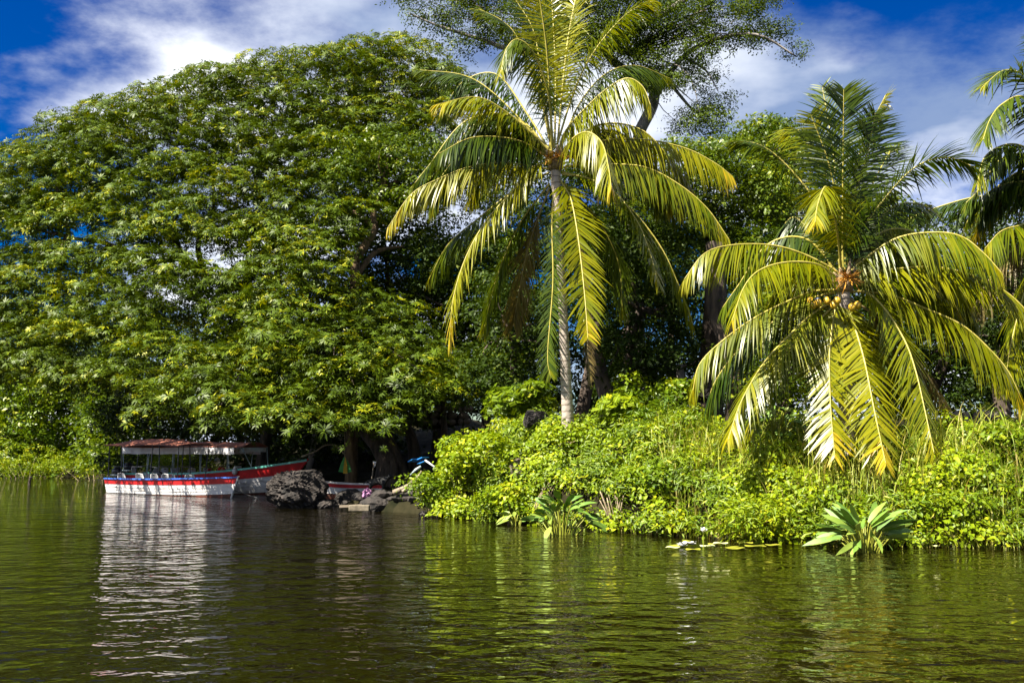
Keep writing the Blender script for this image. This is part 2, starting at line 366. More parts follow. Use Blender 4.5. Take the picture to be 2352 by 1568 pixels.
def in_poly(x, y, poly):
    c = False; j = len(poly) - 1
    for i in range(len(poly)):
        if (poly[i][1] > y) != (poly[j][1] > y) and x < (poly[j][0] - poly[i][0]) * (y - poly[i][1]) / (poly[j][1] - poly[i][1]) + poly[i][0]: c = not c
        j = i
    return c
def pads_in(poly, n, depth, r, holes=(), rng_=random, flat=.45, gap=0.62):
    """pads filling an outline seen in the picture, each at its own depth"""
    xs_ = [p[0] for p in poly]; ys_ = [p[1] for p in poly]; res = []; tries = 0
    while len(res) < n and tries < n * 60:
        tries += 1
        x = rng_.uniform(min(xs_), max(xs_)); y = rng_.uniform(min(ys_), max(ys_))
        if not in_poly(x, y, poly): continue
        if any(((x - h[0]) / h[2]) ** 2 + ((y - h[1]) / h[3]) ** 2 < 1 for h in holes): continue
        Y = depth(x, y) + rng_.gauss(0, .9); p = P(x, y, Y); rr_ = rng_.uniform(*r)
        if any((p.x - q[0]) ** 2 + (p.y - q[1]) ** 2 + 4 * (p.z - q[2]) ** 2 < (gap * (rr_ + q[3]) / 1.0) ** 2 * .55 for q in res): continue
        res.append((p.x, p.y, p.z, rr_, rr_, rr_ * flat))
    return res
def limbs(mb, root, pads, n, r0, sag=.15, seg=6):
    sel = random.sample(list(pads), min(n, len(pads)))
    for q in sel:
        bb = Vector(q[:3]); a = Vector(root) if not isinstance(root, list) else min((Vector(c_) for c_ in root), key=lambda c_: (c_ - bb).length)
        ll_ = (bb - a).length; mid = (a + bb) / 2 + Vector((random.uniform(-.16, .16) * ll_, random.uniform(-.16, .16) * ll_, ll_ * random.uniform(-.1, sag)))
        pts = catmull([a, mid, bb], 8); l = (bb - a).length
        mb.tube([p + Vector((random.uniform(-.06, .06),) * 3) for p in pts], [r0 * (1 - .86 * i / 7) for i in range(8)], seg, False)
def tree(name, label, base, trunk_pts, trunk_r, pads, per, tpl, scale, leafm, barkm, cat='tree', group=None, nl=14, lr=.09, fork=None, extra=None, roots=None, **kw):
    t_ = empty(name, base, label, cat, group)
    tr = MB(); n = max(len(trunk_pts) * 5, 8); pts = catmull(trunk_pts, n)
    tr.tube(pts, [np.interp(i / (n - 1), np.linspace(0, 1, len(trunk_r)), trunk_r) for i in range(n)], 14, True, .09)
    for ep, er in (roots or ()):
        q = catmull(ep, 10); tr.tube(q, [np.interp(i / 9, np.linspace(0, 1, len(er)), er) for i in range(10)], 9, True, .06)
    tr.build('trunk', M[barkm], t_, True)
    br = MB()
    if extra:
        for ep, er in extra:
            q = catmull(ep, 5 * len(ep)); br.tube(q, [np.interp(i / (len(q) - 1), np.linspace(0, 1, len(er)), er) for i in range(len(q))], 9, True, .06)
    if nl: limbs(br, fork if fork is not None else trunk_pts[-1], pads, nl, lr)
    if br.v: br.build('branches', M[barkm], t_, True)
    p, nrm, idx = shell_points(pads, per, **kw)
    pt = rng.random(len(pads))
    tint = np.clip(.25 + .35 * pt[idx] + .35 * rng.random(len(p)) + (rng.random(len(p)) > .985) * .5, 0, 1)
    s = scale * rng.uniform(.55, 1.2, len(p))
    scatter('crown', tpl, p, nrm, s, M[leafm], t_, tint)
    return t_

# --- great rain tree over the boats
rp = [(-140, 470), (-60, 400), (0, 385), (90, 315), (200, 265), (400, 205), (560, 160), (700, 130), (860, 108), (960, 112), (1010, 150), (1040, 250), (1010, 330),
      (905, 345), (850, 400), (880, 470), (830, 500), (790, 560), (780, 640), (790, 690), (850, 690), (930, 730), (985, 800), (1060, 880), (1030, 915), (960, 925), (920, 975), (880, 990), (800, 1000),
      (700, 985), (610, 995), (500, 1000), (440, 975), (330, 960), (260, 930), (150, 900), (60, 880), (-140, 880)]
def rain_depth(x, y):
    t_ = min(max((1000 - y) / 900, 0), 1)
    e = min(max((x - 560) / 480, -1.3), 1)
    return 39.4 + 19.4 * t_ ** 1.15 + 3.5 * e * e * t_ + (1.0 if x > 800 and y > 680 else 0) + (max(0, 420 - x) / 420) * 13 * (1 - t_) + (2.2 * (1 - t_) if x < 620 else 0)
holes = [(262, 925, 95, 42), (470, 600, 90, 40), (520, 640, 60, 26), (170, 548, 95, 30), (545, 487, 60, 20), (270, 575, 40, 26), (300, 690, 50, 16), (430, 740, 55, 34), (800, 620, 40, 60), (860, 480, 40, 60), (200, 815, 90, 30), (420, 790, 110, 24), (350, 845, 90, 26), (560, 760, 40, 16), (770, 700, 40, 18), (690, 760, 60, 14)]
pads = pads_in(rp, 640, rain_depth, (1.0, 2.0), holes, random.Random(3), .50, .70)
pads += pads_in(rp, 330, lambda x, y: rain_depth(x, y) + 3.2, (1.1, 2.0), [(h[0], h[1], h[2] * .75, h[3] * .75) for h in holes], random.Random(4), .55, .6)
tb = G(905, 1118, .55)
root = [tb, P(893, 1060, tb.y), P(872, 1010, tb.y + .3), P(835, 960, tb.y + 1), P(760, 860, tb.y + 3), P(660, 760, 52)]
rt = tree('rain_tree', 'huge spreading rain tree with layered crown overhanging the moored boats', tb, root, [.95, .62, .55, .52, .46, .34], pads, 27, T_ROS, .375, 'rain', 'bark', nl=34, lr=.11, jitter=.06, lower=.04, up=1.1,
     fork=[P(640, 740, 53), P(560, 660, 53), P(470, 630, 54), P(400, 520, 55), P(250, 560, 56), P(620, 560, 55), P(700, 430, 57), P(660, 760, 52), P(490, 500, 55), P(160, 545, 57)],
     extra=[([P(660, 760, 52), P(560, 660, 53), P(470, 630, 54), P(420, 590, 54.5), P(400, 520, 55)], [.34, .30, .26, .18, .08]),
            ([P(470, 630, 54), P(455, 560, 54.5), P(490, 500, 55), P(560, 470, 55.5)], [.2, .14, .1, .05]),
            ([P(420, 590, 54.5), P(330, 600, 55), P(250, 560, 56), P(160, 545, 57), P(60, 520, 58)], [.2, .16, .13, .1, .05]),
            ([P(560, 660, 53), P(620, 560, 55), P(700, 430, 57), P(720, 300, 59)], [.24, .2, .14, .06])],
     roots=[([tb + Vector((-.9, -.4, -.5)), P(890, 1080, tb.y - .6), P(878, 1040, tb.y - .5)], [.22, .14, .1]),
            ([tb + Vector((.1, -1.0, -.5)), P(905, 1075, tb.y - .9), P(895, 1030, tb.y - .55)], [.24, .15, .1]),
            ([tb + Vector((1.1, -.5, -.5)), P(922, 1075, tb.y - .6), P(905, 1020, tb.y - .3)], [.26, .18, .12]),
            ([tb + Vector((.9, .6, -.5)), P(950, 1030, tb.y + .8), P(925, 960, tb.y + 1)], [.35, .28, .2])])
# --- brown trunked shade tree beside it
bs = P(812, 900, 49); bs.z = Z(bs.x, bs.y) - .3
sp_poly = [(770, 330), (900, 300), (1010, 330), (1050, 420), (1000, 480), (960, 470), (930, 520), (900, 470), (840, 420), (760, 430)]
pads = pads_in(sp_poly, 70, lambda x, y: 50.5 + (x - 900) * .004, (.7, 1.2), [], random.Random(5))
pads += pads_in([(880, 380), (1060, 330), (1200, 400), (1230, 560), (1130, 650), (1000, 680), (930, 620), (960, 540)], 90, lambda x, y: 54 + random.uniform(-2, 2), (.7, 1.3), [], random.Random(6), .6, .45)
tree('shade_tree', 'slender brown trunked tree forking behind the right edge of the rain tree', bs,
     [bs, P(812, 780, 49), P(815, 680, 49), P(816, 600, 49)], [.32, .27, .25, .24], pads, 28, T_CL, .48, 'glossy', 'bark_brown', nl=10, lr=.08, fork=P(880, 430, 50),
     extra=[([P(816, 600, 49), P(840, 560, 49.2), P(862, 525, 49.4), P(858, 490, 49.6), P(880, 430, 50), P(895, 340, 50.5)], [.24, .2, .17, .15, .14, .1]),
            ([P(816, 640, 49), P(850, 590, 49.5), P(880, 572, 50), P(930, 565, 50.5)], [.17, .14, .12, .05]), ([P(862, 525, 49.4), P(820, 490, 49.5), P(780, 475, 50)], [.13, .1, .05])])
# --- tall open crowned tree behind the centre palm
tbase = P(1470, 900, 47); tbase.z = Z(tbase.x, tbase.y) - .3
tp = [(925, -60), (930, 25), (985, 55), (1010, 85), (1100, 130), (1180, 100), (1300, 120), (1420, 160), (1500, 200), (1560, 290), (1650, 310), (1640, 260), (1665, 215), (1610, 200), (1640, 160), (1700, 110), (1760, 90), (1840, 145), (1830, 110), (1780, 50), (1760, 0), (1740, -60)]
th = [(1040, 100, 25, 18), (1130, 60, 30, 16), (1640, 120, 30, 14), (1560, 190, 24, 20), (1700, 50, 26, 12), (1590, 60, 24, 12), (1480, 120, 24, 14), (1600, 240, 24, 14), (1250, 130, 30, 14)]
pads = pads_in(tp, 190, lambda x, y: 44 + abs(x - 1400) * .004, (.6, 1.1), th, random.Random(8), .5, .45)
br_ = [([P(1470, 300, 46.5), P(1500, 235, 46), P(1490, 190, 45.5), P(1420, 150, 45), P(1400, 110, 45), P(1470, 60, 44.5), P(1550, 15, 44), P(1620, -40, 44)], [.3, .26, .24, .2, .22, .2, .16, .12]),
       ([P(1500, 235, 46), P(1530, 180, 45.5), P(1570, 130, 45), P(1640, 90, 44.5), P(1740, 80, 44), P(1830, 130, 44)], [.16, .14, .12, .1, .07, .03]),
       ([P(1420, 150, 45), P(1360, 90, 45), P(1300, 40, 45)], [.16, .12, .06]), ([P(1300, 140, 45.5), P(1160, 110, 45), P(1120, 95, 45), P(1010, 60, 45), P(940, 30, 45)], [.14, .12, .1, .06, .03]),
       ([P(1570, 130, 45), P(1620, 160, 44.8), P(1650, 210, 44.6)], [.08, .05, .02]), ([P(1530, 180, 45.5), P(1580, 240, 45), P(1630, 290, 45)], [.09, .06, .02])]
tree('tall_tree', 'tall open crowned tree with grey limbs rising behind the tallest palm', tbase, [tbase, P(1455, 700, 47), P(1440, 500, 47), P(1470, 300, 46.5)], [.55, .42, .36, .3], pads, 85, T_CLS, .38, 'tall', 'bark_grey',
     nl=60, lr=.05, fork=P(1440, 120, 45), extra=br_, lower=.5, jitter=.3)
# --- trees of the wood on the right and behind
def wood(label, x, y0, Y, poly, n, r, per, tpl, sc, lm, bm, tr=.3, seed=1, depth=None, trunk_top=None, nl=10, **kw):
    b_ = P(x, y0, Y); b_.z = Z(b_.x, b_.y) - .2
    cx = sum(p[0] for p in poly) / len(poly); cy_ = sum(p[1] for p in poly) / len(poly)
    top = P(*(trunk_top or (cx, cy_)), Y)
    pads = pads_in(poly, n, depth or (lambda a, c: Y + random.Random(int(a * 7 + c)).uniform(-1.8, 1.8)), r, kw.pop('holes', ()), random.Random(seed), .6, .5)
    mid = (b_ + top) / 2 + Vector((random.uniform(-.4, .4), 0, 0))
    return tree('woodland_tree', label, b_, [b_, mid, top], [tr, tr * .8, tr * .55], pads, per * 1.12, tpl, sc * 1.5, lm, bm, nl=nl, group='trees of the wood on the bank', lower=.6, jitter=.2, **kw)
wood('leafy tree with thick dark trunk standing between the two front palms', 1625, 930, 37, [(1560, 330), (1660, 330), (1740, 370), (1790, 430), (1800, 560), (1720, 640), (1600, 620), (1520, 560), (1500, 420)], 95, (.5, .95), 70, T_CL, .26, 'glossy', 'bark', .55, 21, lambda x, y: 37.5 - (y - 330) * .004, (1640, 520))
wood('bushy tree whose crown shows left of the right palm crown', 1800, 930, 41, [(1710, 300), (1760, 290), (1820, 310), (1870, 380), (1900, 520), (1820, 560), (1740, 480), (1700, 380)], 70, (.5, .9), 60, T_CL, .27, 'glossy', 'bark', .35, 22)
wood('rounded bright green tree low behind the right palm crown', 2040, 930, 44, [(1960, 440), (2060, 460), (2110, 500), (2130, 600), (2060, 660), (1940, 640), (1900, 540)], 60, (.6, 1.0), 50, T_CL, .27, 'glossy', 'bark', .35, 23)
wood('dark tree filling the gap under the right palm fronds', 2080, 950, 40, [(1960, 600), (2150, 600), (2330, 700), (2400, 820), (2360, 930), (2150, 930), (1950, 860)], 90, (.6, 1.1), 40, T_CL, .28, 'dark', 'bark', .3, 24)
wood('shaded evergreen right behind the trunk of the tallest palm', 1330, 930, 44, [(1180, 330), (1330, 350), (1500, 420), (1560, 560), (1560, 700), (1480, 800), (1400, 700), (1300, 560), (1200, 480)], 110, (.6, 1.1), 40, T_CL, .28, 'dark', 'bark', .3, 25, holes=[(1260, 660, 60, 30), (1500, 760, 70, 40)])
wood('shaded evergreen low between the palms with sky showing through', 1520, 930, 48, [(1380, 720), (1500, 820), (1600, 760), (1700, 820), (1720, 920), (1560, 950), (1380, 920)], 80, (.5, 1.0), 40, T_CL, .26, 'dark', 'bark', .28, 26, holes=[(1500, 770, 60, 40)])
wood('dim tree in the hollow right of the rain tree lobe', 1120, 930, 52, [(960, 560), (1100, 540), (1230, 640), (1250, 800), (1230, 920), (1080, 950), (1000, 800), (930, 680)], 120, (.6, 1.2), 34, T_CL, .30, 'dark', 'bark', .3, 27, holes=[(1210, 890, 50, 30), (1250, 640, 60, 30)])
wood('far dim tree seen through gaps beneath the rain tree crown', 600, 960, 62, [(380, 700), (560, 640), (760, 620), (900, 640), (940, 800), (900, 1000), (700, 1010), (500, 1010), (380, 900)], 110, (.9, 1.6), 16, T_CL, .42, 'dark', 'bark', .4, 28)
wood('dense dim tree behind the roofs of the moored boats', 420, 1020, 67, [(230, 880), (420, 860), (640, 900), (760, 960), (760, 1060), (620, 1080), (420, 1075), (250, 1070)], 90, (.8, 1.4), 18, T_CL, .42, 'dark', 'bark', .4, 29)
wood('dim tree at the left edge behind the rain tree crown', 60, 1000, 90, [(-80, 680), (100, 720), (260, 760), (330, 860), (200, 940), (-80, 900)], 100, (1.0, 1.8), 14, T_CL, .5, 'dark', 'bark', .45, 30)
wood('yellowish green tree far behind the palms in the hollow', 1230, 930, 58, [(1130, 840), (1250, 830), (1300, 880), (1290, 960), (1160, 970)], 40, (.6, 1.1), 30, T_CLS, .34, 'bush', 'bark', .2, 31)
wood('dark tree behind the far right palm', 2300, 930, 36, [(2200, 480), (2420, 440), (2500, 700), (2420, 900), (2260, 880), (2180, 640)], 80, (.6, 1.1), 40, T_CL, .26, 'dark', 'bark', .3, 32)
wood('dark leafy tree filling the space right of the tallest palm trunk', 1460, 930, 36.5, [(1360, 480), (1480, 520), (1570, 640), (1590, 820), (1500, 920), (1400, 900), (1350, 700)], 110, (.5, .95), 36, T_CL, .27, 'dark', 'bark', .2, 37, holes=[(1500, 765, 45, 26)])
wood('dark leafy tree filling the space left of the tallest palm trunk', 1180, 930, 41, [(1080, 660), (1200, 600), (1290, 700), (1280, 900), (1160, 930), (1080, 860)], 80, (.5, .95), 34, T_CL, .28, 'dark', 'bark', .2, 38, holes=[(1215, 885, 30, 16)])
wood('low leafy tree behind the left fronds of the right palm', 1790, 950, 33, [(1720, 640), (1840, 700), (1900, 820), (1880, 950), (1760, 960), (1690, 860)], 80, (.45, .85), 40, T_CL, .25, 'glossy', 'bark', .16, 39)
wood('leafy tree showing between the rain tree and the tallest palm', 900, 960, 58, [(760, 470), (900, 440), (1020, 500), (1010, 680), (880, 720), (760, 670)], 90, (.8, 1.3), 20, T_CL, .40, 'glossy', 'bark', .22, 40)
# left shore: lighter shrubby trees down to the water
wood('light green shore tree beside the left edge above the water plants', 90, 1080, 85, [(-60, 860), (60, 820), (150, 850), (230, 900), (240, 1000), (200, 1070), (60, 1085), (-60, 1085)], 110, (.9, 1.6), 15, T_CL, .5, 'bush', 'bark', .3, 33)
wood('light green shore tree left of the boat motor', 270, 1080, 74, [(200, 900), (280, 880), (350, 930), (330, 1000), (290, 1075), (210, 1080)], 60, (.7, 1.2), 20, T_CL, .42, 'bush', 'bark', .25, 34)
wood('slim tree right of the boat canopies under the rain tree', 690, 1060, 58, [(640, 930), (760, 920), (820, 980), (760, 1030), (650, 1030)], 40, (.6, 1.0), 20, T_CL, .36, 'dark', 'bark_grey', .22, 35)
wood('twisted small tree on the stony slope', 1020, 985, 46, [(940, 850), (1060, 860), (1100, 920), (1040, 940), (960, 930)], 24, (.4, .7), 40, T_CL, .28, 'glossy', 'bark', .2, 36)
# bare leaning trunk and stumps beyond the centre palm
def bare(name, label, pts, rad, m_='bark_grey', seg=14):
    pts = [Vector(p) for p in pts]; g0 = pts[0].copy(); g0.z = Z(g0.x, g0.y) - .3; pts = [g0] + pts; rad = [rad[0] * 1.15] + list(rad)
    mb = MB(); n = 6 * len(pts); q = catmull(pts, n)
    mb.tube(q, [np.interp(i / (n - 1), np.linspace(0, 1, len(rad)), rad) for i in range(n)], seg, True, .14)
    o = mb.build(name, M[m_], None, True, pts[0]); return props(o, label, 'tree trunk')
bare('leaning_tree', 'pale grooved leaning trunk just right of the tallest palm', [P(1400, 930, 35), P(1388, 880, 35), P(1368, 820, 35), P(1352, 740, 35.2)], [.36, .27, .24, .2], 'bark')
bare('leaning_tree', 'thick pale forked trunk behind the left fronds of the right palm', [P(1688, 930, 34), P(1690, 870, 34), P(1680, 820, 34.1), P(1650, 700, 34.5), P(1640, 560, 35)], [.30, .30, .36, .36, .3], 'bark')
bare('dead_tree', 'small pale dead stump in the shade between the palms', [P(1563, 915, 37), P(1562, 885, 37), P(1562, 835, 37)], [.12, .22, .08], 'bark_grey')

# ------------------------------------------------------------ palms
def frond(palm, ctrl, Y0, dyt, lm='palm', rm='rachis', Lmax=1.15, droop=.5, n=124, roll=0, wid=.047, single=False, start=.16, rr=.035, side=None, seed=0):
    r = random.Random(seed)
    m_ = len(ctrl); acc = [0]
    for i in range(1, m_): acc.append(acc[-1] + math.dist(ctrl[i], ctrl[i - 1]))
    pts = [P(c[0], c[1], Y0 + dyt * (acc[i] / acc[-1]) ** 1.1) for i, c in enumerate(ctrl)]
    q = catmull(pts, n + 1); Zv = Vector((0, 0, 1))
    h = (q[-1] - q[0]); h.z = 0
    if h.length < .3: h = Vector((0, -1, 0))
    S = side.normalized() if side else h.normalized().cross(Zv).normalized()
    fr = empty('frond', Vector(q[0]) - world_loc(palm)); fr.parent = palm
    mb = MB(); ks = list(range(0, n, 4)) + [n]; mb.tube([q[i] for i in ks], [rr * (1 - .85 * i / n) + .004 for i in ks], 5, False); mb.build('midrib', M[rm], fr, True)
    o0 = world_loc(fr); V = []; FQ = []; tint = []; singles = []
    base_t = r.uniform(.2, .6)
    for i in range(int(n * start), n + 1):
        t_ = i / n; T = (q[min(i + 1, n)] - q[max(i - 1, 0)]).normalized()
        s_ = (S - T * S.dot(T)).normalized(); U = s_.cross(T)
        if U.z < 0 and abs(T.z) < .8: U = -U
        lp = Lmax * (.45 + .55 * math.sin(math.pi * min(1, (t_ - start) / (1 - start) * .8 + .16))) if t_ < .85 else Lmax * (.75 * (1 - t_) / .15 * .6 + .36)
        for sd in (-1, 1):
            if r.random() < .04: continue
            fwd = .42 + .75 * t_ ** 2 + r.uniform(-.1, .1)
            dq = min(1, droop * r.uniform(.85, 1.2))
            d = (s_ * sd * math.cos(roll) * (1 - .72 * dq) + U * (.22 * (1 - dq) + math.sin(roll) * sd) + T * fwd * (1 - .45 * dq) + Vector((0, 0, -1)) * dq * 1.15).normalized()
            d = (d + Vector((r.gauss(0, .09), r.gauss(0, .09), r.gauss(0, .09))) + s_ * sd * .16 * math.sin(t_ * 21 + seed) + T * .14 * math.sin(t_ * 33 + seed * 2 + sd)).normalized()
            if r.random() < .05: d = (d + Vector((0, 0, -1.2))).normalized()
            l = lp * (1 + .28 * droop) * r.uniform(.82, 1.12); p = q[i] + T * r.uniform(-.015, .015); b0 = len(V); g_ = .10 + .4 * droop * r.uniform(.6, 1.3)
            wdir = T - d * T.dot(d); wdir = wdir.normalized() if wdir.length > .05 else U
            steps = 4; pv = []
            for k in range(steps + 1):
                u = k / steps; ww = wid * (.55 if k == 0 else (1 - u ** 2.2) * 1.0 + .03) * .5
                pv.append(p - wdir * ww); pv.append(p + wdir * ww)
                d = (d + Vector((0, 0, -1)) * g_ * (.35 + .6 * u)).normalized(); p = p + d * (l / steps)
                wdir = (wdir - d * wdir.dot(d)).normalized()
            tv = min(1, max(0, base_t + r.uniform(-.22, .22) + (.35 if t_ > .9 else 0)))
            if single: singles.append((pv, tv))
            else:
                V += pv
                for k in range(steps): FQ.append((b0 + 2 * k, b0 + 2 * k + 1, b0 + 2 * k + 3, b0 + 2 * k + 2)); tint.append(tv)
    fq = np.array([(2 * k, 2 * k + 1, 2 * k + 3, 2 * k + 2) for k in range(4)])
    if single:
        for pv, tv in singles:
            c = pv[0]; me = fast_mesh('leaflet', np.array([x - c for x in pv]), [fq], [tv] * 4)
            lo = addobj('leaflet', me, M[lm], fr); lo.location = c - o0
    else:
        me = fast_mesh('leaflets', np.array([x - o0 for x in V]), [np.array(FQ)], tint); lo = addobj('leaflets', me, M[lm], fr); lo['kind'] = 'stuff'
    return fr
def palm_trunk(palm, pts, rad):
    mb = MB(); n = 60; q = catmull(pts, n); res = []
    for i in range(n):
        r_ = np.interp(i / (n - 1), np.linspace(0, 1, len(rad)), rad); res.append(r_ * (1 + .035 * (i % 2)))
    mb.tube(q, res, 16, True, .02); return mb.build('trunk', M['palm_bark'], palm, True)
def heart_of_palm(palm, c, dys, nuts, seed=0, s=1.0):
    r = random.Random(seed)
    for k in range(9):                                     # dead sheath strips round the crown
        a = k * .7 + r.uniform(-.2, .2); mb = MB()
        d = Vector((math.cos(a), math.sin(a), 0)); pts = [c + d * .12 * s + Vector((0, 0, -.35 * s)), c + d * .22 * s, c + d * .34 * s + Vector((0, 0, r.uniform(.1, .5) * s))]
        mb.tube(catmull(pts, 6), [.11 * s, .10 * s, .09 * s, .07 * s, .05 * s, .02 * s], 6, True); mb.build('frond_base', M['sheath'], palm, True)
    for k in range(3):
        mb = MB(); a = r.uniform(3.5, 6); cc = c + Vector((math.cos(a) * .35, math.sin(a) * .4, -.05)) * s
        for j in range(14):
            d = Vector((r.uniform(-1, 1), r.uniform(-1, .3), r.uniform(-.5, .9))).normalized(); l = r.uniform(.25, .5) * s
            mb.tube([cc, cc + d * l * .5, cc + d * l + Vector((0, 0, -.06))], [.012, .016, .008], 4, False)
        mb.build('flower_spray', M['orange'], palm)
    for (x, y, dy_) in nuts:
        p = P(x, y, c.y + dy_); bm = bmesh.new(); bmesh.ops.create_icosphere(bm, subdivisions=2, radius=.10 * s)
        for v in bm.verts: v.co.z *= 1.15; v.co.x *= 1 + .08 * math.sin(v.co.z * 20)
        me = bpy.data.meshes.new('coconut'); bm.to_mesh(me); bm.free(); o = addobj('coconut', me, M['coconut'], palm, True); o.location = p - world_loc(palm)
DRY = dict(lm='palm_dry', rm='rachis_dry')
GR = dict(lm='palm_green')
# tallest palm, centre
Y1 = 32.0; b1_ = P(1305, 985, Y1); b1_.z = Z(b1_.x, b1_.y) - .1
palm1 = empty('coconut_palm', b1_, 'tallest coconut palm in the centre, slim ringed trunk and drooping fronds', 'palm tree', 'coconut palms on the bank')
palm_trunk(palm1, [b1_, P(1303, 935, Y1), P(1299, 850, Y1), P(1294, 740, Y1), P(1287, 600, Y1), P(1281, 480, Y1), P(1275, 380, Y1)], [.22, .185, .165, .15, .14, .14, .17])
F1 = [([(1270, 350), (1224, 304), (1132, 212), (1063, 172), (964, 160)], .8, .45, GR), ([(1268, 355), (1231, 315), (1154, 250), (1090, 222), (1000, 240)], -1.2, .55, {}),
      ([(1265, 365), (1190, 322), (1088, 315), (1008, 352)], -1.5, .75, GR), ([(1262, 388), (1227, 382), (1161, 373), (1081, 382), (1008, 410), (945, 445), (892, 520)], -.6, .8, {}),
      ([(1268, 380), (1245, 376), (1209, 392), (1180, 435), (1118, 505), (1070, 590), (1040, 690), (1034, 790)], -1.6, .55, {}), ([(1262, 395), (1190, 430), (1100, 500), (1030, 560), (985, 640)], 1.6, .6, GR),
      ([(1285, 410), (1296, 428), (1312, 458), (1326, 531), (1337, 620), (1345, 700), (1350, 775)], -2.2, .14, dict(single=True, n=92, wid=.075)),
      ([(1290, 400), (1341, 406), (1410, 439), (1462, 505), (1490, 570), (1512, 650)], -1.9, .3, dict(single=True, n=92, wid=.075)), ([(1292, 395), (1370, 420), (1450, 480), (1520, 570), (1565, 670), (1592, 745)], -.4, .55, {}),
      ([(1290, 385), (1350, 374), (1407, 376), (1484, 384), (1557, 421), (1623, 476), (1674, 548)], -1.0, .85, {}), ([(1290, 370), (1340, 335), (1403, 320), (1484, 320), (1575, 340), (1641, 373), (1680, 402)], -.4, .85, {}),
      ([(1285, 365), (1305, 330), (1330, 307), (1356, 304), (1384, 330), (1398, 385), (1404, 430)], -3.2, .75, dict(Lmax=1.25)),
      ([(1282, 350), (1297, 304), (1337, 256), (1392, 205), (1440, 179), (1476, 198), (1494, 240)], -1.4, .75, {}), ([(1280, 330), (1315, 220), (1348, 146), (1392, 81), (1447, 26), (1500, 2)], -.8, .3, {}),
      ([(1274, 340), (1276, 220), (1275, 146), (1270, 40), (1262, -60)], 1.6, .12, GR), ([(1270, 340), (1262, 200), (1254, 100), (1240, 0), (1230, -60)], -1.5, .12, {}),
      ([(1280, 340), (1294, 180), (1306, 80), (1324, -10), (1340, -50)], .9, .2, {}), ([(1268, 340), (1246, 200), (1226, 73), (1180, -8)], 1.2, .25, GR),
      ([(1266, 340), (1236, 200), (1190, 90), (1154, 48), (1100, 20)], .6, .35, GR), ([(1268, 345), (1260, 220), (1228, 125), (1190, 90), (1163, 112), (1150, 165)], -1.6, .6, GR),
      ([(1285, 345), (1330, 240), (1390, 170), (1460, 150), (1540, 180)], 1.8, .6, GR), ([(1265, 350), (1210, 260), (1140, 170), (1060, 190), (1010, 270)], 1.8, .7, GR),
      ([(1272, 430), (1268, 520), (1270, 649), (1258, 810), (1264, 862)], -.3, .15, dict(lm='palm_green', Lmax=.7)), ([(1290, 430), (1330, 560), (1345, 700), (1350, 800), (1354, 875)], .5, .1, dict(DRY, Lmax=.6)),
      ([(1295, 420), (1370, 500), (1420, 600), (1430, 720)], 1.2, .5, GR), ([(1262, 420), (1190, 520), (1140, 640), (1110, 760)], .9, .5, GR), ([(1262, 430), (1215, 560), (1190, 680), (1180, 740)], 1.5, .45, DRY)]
for i, (c, dy_, dr, kw) in enumerate(F1): frond(palm1, c, Y1, dy_, droop=dr, seed=100 + i, **kw)
def fill_fronds(palm, x, y, Y0, n, seed, ext, mats):
    r = random.Random(seed)
    for k in range(n):
        a = r.choice((0, math.pi)) + r.uniform(-.9, .9); up = r.uniform(.2, .95); ln = ext * r.uniform(.75, 1.05)
        dx_ = math.cos(a) * ln; pts = [(x, y), (x + dx_ * .3, y - ln * .42 * up), (x + dx_ * .65, y - ln * .45 * up + ln * .05), (x + dx_ * .92, y - ln * .2 * up + ln * .18), (x + dx_ * 1.05, y + ln * (.5 - .4 * up))]
        frond(palm, pts, Y0, abs(math.sin(a)) * 2.4, droop=r.uniform(.35, .85), seed=seed * 50 + k, lm=r.choice(mats), Lmax=r.uniform(1.0, 1.25))
fill_fronds(palm1, 1275, 372, Y1, 14, 71, 340, ['palm_green', 'palm_green', 'palm'])
heart_of_palm(palm1, P(1275, 365, Y1), 0, [(1264, 352, -.35), (1261, 370, -.4)], 1)
